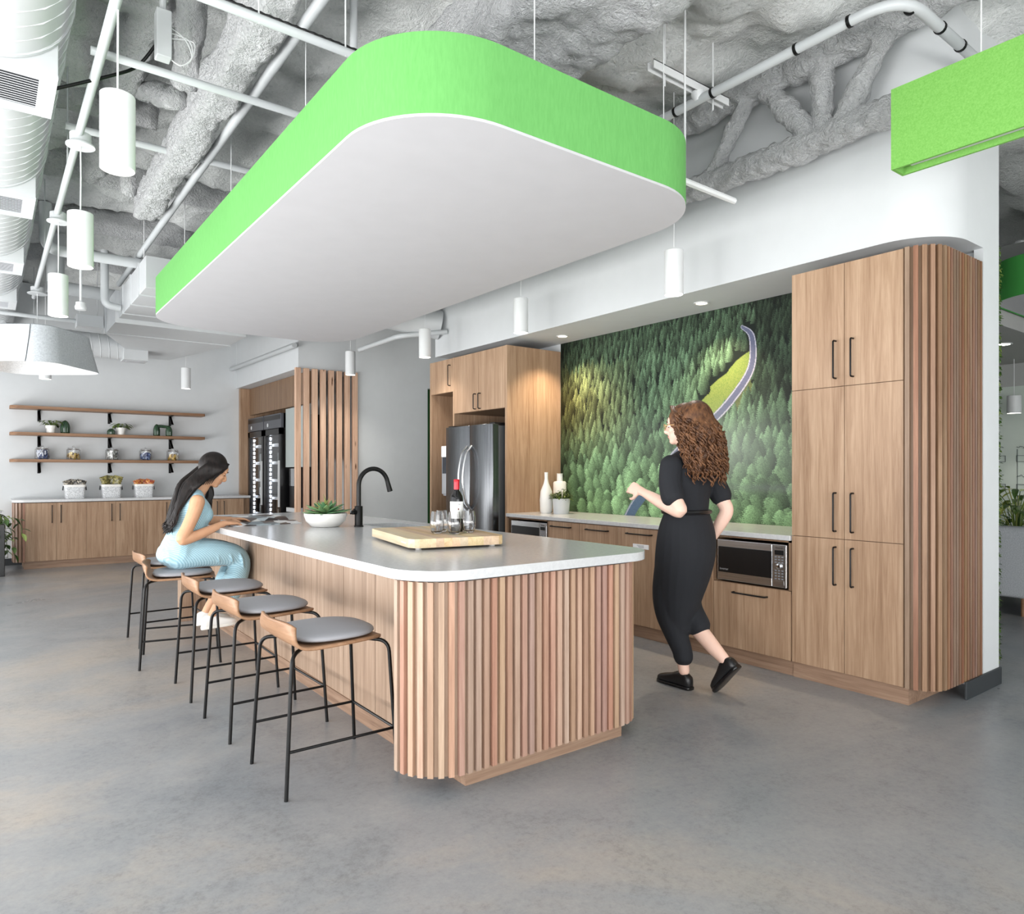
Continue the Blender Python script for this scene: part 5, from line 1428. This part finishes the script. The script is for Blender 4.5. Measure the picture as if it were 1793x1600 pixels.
for q, yk in ((-1, 5.365), (1, 5.535)):
    m.limb([(1.10, 5.45 + q * .085, .735, .098), (1.28, yk, .742, .098), (1.44, yk, .722, .086), (1.505, yk, .676, .076), (1.50, yk, .60, .080), (1.46, yk, .50, .084), (1.42, yk, .41, .080)], 18, 5)
m.limb([(1.05, 5.45, .742, .17, .085), (1.30, 5.45, .74, .14, .075), (1.43, 5.45, .735, .10, .06)], 18, 4, side=(0, 1, 0))
# folds across the lap
for k, (xa, za, xb, zb, r) in enumerate(((1.19, .80, 1.22, .70, .006), (1.30, .80, 1.345, .68, .009), (1.385, .79, 1.44, .67, .006), (1.47, .775, 1.515, .63, .010))):
    m.limb([(xa, 5.33, za, r * .5), ((xa + xb) / 2 + .008, 5.278, (za + zb) / 2, r), (xb, 5.285, zb, r * .5)], 8, 4)
for z, rr in ((.835, .162), (.855, .158)): m.tube([(1.138 + (rr - .045) * math.cos(2 * PI * k / 40), 5.45 + rr * math.sin(2 * PI * k / 40), z) for k in range(41)], .006, 6)
skinned(m.build('outfit', BLUEK, wo, 9), .0065, 3)
m = MB()
m.ell(P(-.022, 0, .028), .102, .086, .104, M, 24, 16)
rng = random.Random(21)
def lock(m, q, w, r, j, seg=7):
    st_ = P(.070 - .13 * w, q * .014, .112 - .055 * abs(.3 - w) * 1.6 - .02 * (1 - w))
    s1 = P(.045 - .12 * w, q * (.081 + j * rng.random()), .035 - .03 * w)
    s2 = P(-.005 - .10 * w, q * (.086 + j * rng.random()), -.05 - .03 * w)
    e1 = V(1.20 - .07 * w + rng.uniform(-j, j), 5.45 + q * (.105 + .03 * rng.random()) * (1 - .3 * w), 1.215 + .02 * w + rng.uniform(-j, j))
    e2 = V(1.105 - .02 * w + rng.uniform(-j, j), 5.45 + q * rng.uniform(.03, .13), 1.09 + rng.uniform(-j, j))
    e3 = V(1.05 + rng.uniform(-j, j), 5.43 + q * rng.uniform(.0, .11) - .02, .98 + rng.uniform(-.02, .02))
    e4 = V(1.02 + rng.uniform(-.02, .03), 5.41 + q * rng.uniform(.0, .08), .925 + rng.uniform(-.04, .04))
    m.limb([(*st_, r * .7), (*s1, r), (*s2, r), (*e1, r), (*e2, r * .9), (*e3, r * .75), (*e4, r * .15)], seg, 4)
for k in range(40): lock(m, -1 if k % 2 else 1, (k + .5) / 40, .017, .006, 8)
for k in range(16):
    st_ = P(.05 - .05 * rng.random(), .03, .10); s1 = P(.035 + .02 * rng.random(), .084, .02); s2 = P(.01 + .03 * rng.random(), .090, -.07)
    m.limb([(*st_, .008), (*s1, .012), (*s2, .013), (1.345 + rng.uniform(-.03, .03), 5.555 + rng.uniform(-.02, .02), 1.16, .013), (1.32 + rng.uniform(-.03, .03), 5.56 + rng.uniform(-.03, .03), 1.05, .011), (1.335 + rng.uniform(-.02, .02), 5.55, .97 + rng.uniform(-.03, .03), .003)], 7, 4)
hair_mass = m; m = MB()
for k in range(170): lock(m, -1 if k % 2 else 1, rng.random(), .0062, .012, 5)
for k in range(9):
    m.limb([(*P(.062 - .008 * k, -.045, .085), .005), (*P(.045 - .010 * k, -.079, .02), .006), (*P(.022 - .009 * k, -.080, -.055), .005), (*P(.02 - .011 * k, -.074, -.105 - .008 * k), .002)], 6, 4)
hs_ = m.build('hair_strands', HAIRD, wo, 9); m = hair_mass
skinned(m.build('hair', HAIRD, wo, 9), .006, 8, .5)
for q, yk in ((-1, 5.365), (1, 5.535)):
    shoe(wo, (1.245, yk, .192), (.22, 0, .012), (0, 0, 1), .245, plain('white sneaker', (240, 240, 238), .5), plain('white rubber', (232, 230, 224), .6), plain('silver laces', (196, 192, 188), .5))

# ---- the walking woman
wk = thing('person', 'walking woman with curly auburn hair dressed in black, between island and mural', 'person', (3.46, 2.8, 0))
C0 = V(3.45, 2.822, 1.612); f = V(-.50, .86, -.06); u = V(0, .06, 1)
m = MB(); P, M = head(m, C0, f, u)
m.limb([(*P(-.02, 0, -.04), .052, .052), (3.452, 2.80, 1.50, .048, .05), (3.455, 2.785, 1.44, .062, .055), (3.455, 2.785, 1.39, .09, .06)], 16, 5, side=(1, 0, 0))
def torso_w(m, g=0):
    m.limb([(3.46, 2.80, .90, .170 + g, .130 + g), (3.46, 2.80, .98, .172 + g, .130 + g), (3.46, 2.80, 1.08, .140 + g, .108 + g), (3.46, 2.795, 1.17, .142 + g, .108 + g), (3.457, 2.79, 1.26, .158 + g, .115 + g), (3.455, 2.785, 1.34, .162 + g, .100 + g), (3.455, 2.782, 1.395, .125 + g, .066 + g)], 20, 5, side=(1, 0, 0))
torso_w(m)
LA = [(3.29, 2.785, 1.365, .053), (3.265, 2.765, 1.28, .049), (3.25, 2.715, 1.17, .045), (3.245, 2.675, 1.105, .043), (3.245, 2.73, 1.115, .042), (3.248, 2.84, 1.155, .038), (3.25, 2.95, 1.198, .027), (3.252, 2.985, 1.208, .025)]
m.limb(LA, 14, 5); hand(m, (3.253, 2.985, 1.21), (.05, .9, .22), (.8, .1, -.35), 1, .85, 1.05)
RA = [(3.62, 2.78, 1.365, .053), (3.645, 2.74, 1.27, .049), (3.665, 2.685, 1.15, .045), (3.67, 2.66, 1.09, .042), (3.66, 2.69, 1.02, .040), (3.645, 2.75, .92, .031), (3.64, 2.78, .87, .026)]
m.limb(RA, 14, 5); hand(m, (3.64, 2.782, .868), (-.02, .35, -.9), (-1, .1, 0), -1, .45, 1.0)
FL = [(3.38, 2.80, .90, .100), (3.385, 2.86, .72, .086), (3.40, 2.895, .50, .060), (3.41, 2.87, .38, .056), (3.425, 2.815, .22, .040), (3.43, 2.795, .11, .034)]
BL = [(3.54, 2.80, .90, .100), (3.53, 2.84, .70, .084), (3.52, 2.855, .50, .060), (3.52, 2.80, .40, .056), (3.52, 2.66, .28, .046), (3.52, 2.56, .205, .033), (3.52, 2.535, .17, .032)]
m.limb(FL, 16, 5); m.limb(BL, 16, 5)
skinned(m.build('body', SKIN2, wk, 9), .0055, 4)
face(wk, P, M, plain('brown brows', (74, 50, 36), .7), False, (186, 110, 104))
m = MB(); torso_w(m, .014)
m.limb([(3.33, 2.785, 1.392, .045, .045), (3.455, 2.782, 1.432, .07, .045), (3.58, 2.785, 1.392, .045, .045)], 14, 5, side=(0, 1, 0))
m.limb([(3.30, 2.785, 1.365, .070), (3.262, 2.762, 1.27, .068), (3.248, 2.732, 1.185, .070)], 14, 5)
m.limb([(3.61, 2.78, 1.365, .070), (3.648, 2.735, 1.27, .066), (3.664, 2.70, 1.185, .068)], 14, 5)
skinned(m.build('top', NAVY, wk, 9), .007, 4)
m = MB()
m.limb([(3.46, 2.80, 1.09, .150, .120), (3.46, 2.80, .98, .192, .152), (3.46, 2.805, .86, .200, .170), (3.455, 2.825, .72, .185, .165), (3.45, 2.845, .58, .155, .140), (3.445, 2.85, .46, .120, .112), (3.44, 2.845, .38, .09, .085)], 22, 5, side=(1, 0, 0))
m.limb([(3.385, 2.83, .80, .115), (3.395, 2.88, .60, .105), (3.405, 2.885, .46, .092), (3.415, 2.85, .34, .074), (3.428, 2.812, .24, .062), (3.43, 2.80, .195, .060)], 16, 5)
m.limb([(3.53, 2.83, .80, .115), (3.525, 2.86, .60, .105), (3.522, 2.84, .48, .090), (3.52, 2.76, .385, .075)], 16, 5)
for k, (y0, z0, y1, z1) in enumerate(((2.98, .72, 2.76, .62), (3.0, .62, 2.80, .54), (2.97, .52, 2.82, .46))):
    m.limb([(3.42, y0 - .09, z0, .008), (3.40, (y0 + y1) / 2, (z0 + z1) / 2, .012), (3.42, y1 + .03, z1, .008)], 8, 4)
skinned(m.build('trousers', NAVY, wk, 9), .007, 4)
m = MB(); m.tube([(3.46 + .158 * math.cos(2 * PI * k / 40), 2.80 + .128 * math.sin(2 * PI * k / 40), 1.085) for k in range(41)], .014, 8).build('belt', BLACKP, wk, SM)
m = MB(); rng = random.Random(31)
m.ell(P(-.025, 0, .035), .112, .096, .112, M, 24, 16)
m.ell((3.465, 2.73, 1.64), .115, .105, .13); m.ell((3.47, 2.675, 1.54), .135, .10, .14); m.ell((3.47, 2.65, 1.44), .125, .082, .11); m.ell((3.47, 2.645, 1.37), .10, .062, .07)
skinned(m.build('hair_mass', HAIRB, wk, 9), .009, 10, .6); m = MB()
for k in range(420):
    # curls lie on the rounded mass
    w = rng.random(); a = rng.uniform(-2.5, 2.5)
    cz = 1.70 - .36 * w; rx = np.interp(w, [0, .3, .7, 1], [.10, .135, .140, .10]); ry = np.interp(w, [0, .3, .7, 1], [.10, .125, .105, .06]); cyy = np.interp(w, [0, .3, 1], [2.775, 2.70, 2.648])
    s0 = V(3.468 + rx * math.sin(a), cyy - ry * math.cos(a), cz)
    if s0.y > 2.85: continue
    L = rng.uniform(.06, .12); e = s0 + V(.012 * math.sin(a), -.012 * math.cos(a) - .01, -L)
    ph = rng.random() * 6.28; rr = rng.uniform(.006, .011); Q = []
    for i in range(15):
        t = i / 14; q = s0.lerp(e, t); Q.append((q.x + rr * math.cos(ph + t * 11), q.y + rr * math.sin(ph + t * 11), q.z))
    m.tube(Q, [.0068 * (1 - .6 * (i / 14) ** 2) for i in range(15)], 5)
for k in range(60):
    w = rng.random(); q = -1 if k % 2 else 1
    s0 = P(.062 - .10 * w, q * .02, .128 - .02 * w); s1 = P(.03 - .11 * w, q * .088, .07 - .04 * w); s2 = P(-.05 - .06 * w, q * .092, -.02 - .05 * w)
    m.limb([(*s0, .007), (*s1, .008), (*s2, .006), (*(s2 + V(0, -.02, -.06)), .002)], 6, 4)
m.build('hair', HAIRB, wk, 9)
m = MB()
m.tube([tuple(P(.0, .078, .006)), tuple(P(.10, .062, .008))], .0022, 6).tube([tuple(P(.0, -.078, .006)), tuple(P(.10, -.062, .008))], .0022, 6)
for q in (-1, 1):
    m.tube([tuple(P(.104, q * .034 + .026 * math.cos(2 * PI * k / 20), .0 + .020 * math.sin(2 * PI * k / 20))) for k in range(21)], .0018, 6)
m.tube([tuple(P(.106, -.01, .006)), tuple(P(.106, .01, .006))], .0018, 6)
m.build('glasses', plain('gold wire', (206, 168, 120), .3, .8), wk, SM)
shoe(wk, (3.432, 2.742, 0), (.01, .265, 0), (0, 0, 1), .265, plain('black leather', (20, 20, 22), .38), BLACKP)
shoe(wk, (3.52, 2.462, .185), (0, .17, -.19), (0, .74, .66), .25, plain('black leather', (20, 20, 22), .38), BLACKP)

# ------------------------------------------------------------------ light
def area(name, loc, rot, sx, sy, power, col=(1, 1, 1), spread=None):
    l = bpy.data.lights.new(name, 'AREA'); l.shape = 'RECTANGLE'; l.size = sx; l.size_y = sy; l.energy = power; l.color = col
    if spread: l.spread = spread
    o = bpy.data.objects.new(name, l); C.objects.link(o); o.location = loc; o.rotation_euler = rot
    return o
for i, (a, b) in enumerate(wins):
    area('daylight_window_%d' % (i + 1), (-2.27, (a + b) / 2, 1.72), (0, -PI / 2 - .08, 0), 3.1, b - a, (50, 85, 95, 75, 26)[i], (.97, .985, 1))
for i, (a, b) in enumerate(wins):
    area('fill_uplight_left_%d' % (i + 1), (-2.15, (a + b) / 2, .7), (0, -PI / 2 - .85, 0), 1.2, b - a, (150, 170, 165, 135, 75)[i], (1, .99, .97))  # added uplights that brighten the ceiling, in place of light off the ground
area('fill_rear', (.8, -3.9, 2.3), (PI / 2 + .5, 0, 0), 6.2, 2.6, 270, (.97, .985, 1))  # added frontal fill; the rear wall behind it has no window
area('fill_uplight_rear', (2.2, -3.8, .9), (PI / 2 + .85, 0, 0), 8.0, 1.4, 420, (1, .99, .97))  # added uplight at the blank rear wall, brightens beams and deck
area('office_fill', (12.8, 2.0, 1.8), (0, PI / 2, 0), 2.6, 6.0, 150, (.97, .985, 1))  # added fill to brighten the next room, before a solid wall
w = bpy.data.worlds.new('overcast'); w.use_nodes = True; sc.world = w
w.node_tree.nodes['Background'].inputs['Color'].default_value = (.80, .88, 1, 1); w.node_tree.nodes['Background'].inputs['Strength'].default_value = .35

# ------------------------------------------------------------------ camera
cd = bpy.data.cameras.new('camera'); cam = bpy.data.objects.new('camera', cd); C.objects.link(cam)
cam.location = (0, 0, 1.33); cam.rotation_euler = (PI / 2, 0, -math.radians(37.0))
cd.sensor_width = 36; cd.sensor_fit = 'HORIZONTAL'; cd.lens = 36 * 1224 / 1793; cd.shift_y = 26 / 1793; cd.clip_start = .05; cd.clip_end = 100
sc.camera = cam
sc.view_settings.view_transform = 'Standard'; sc.view_settings.look = 'None'; sc.view_settings.gamma = 1; sc.view_settings.exposure = -.14
sc.view_settings.use_curve_mapping = False
sc.cycles.max_bounces = 8; sc.cycles.diffuse_bounces = 5; sc.cycles.glossy_bounces = 4; sc.cycles.transmission_bounces = 8; sc.cycles.transparent_max_bounces = 12
sc.cycles.caustics_reflective = False; sc.cycles.caustics_refractive = False; sc.cycles.sample_clamp_indirect = 6
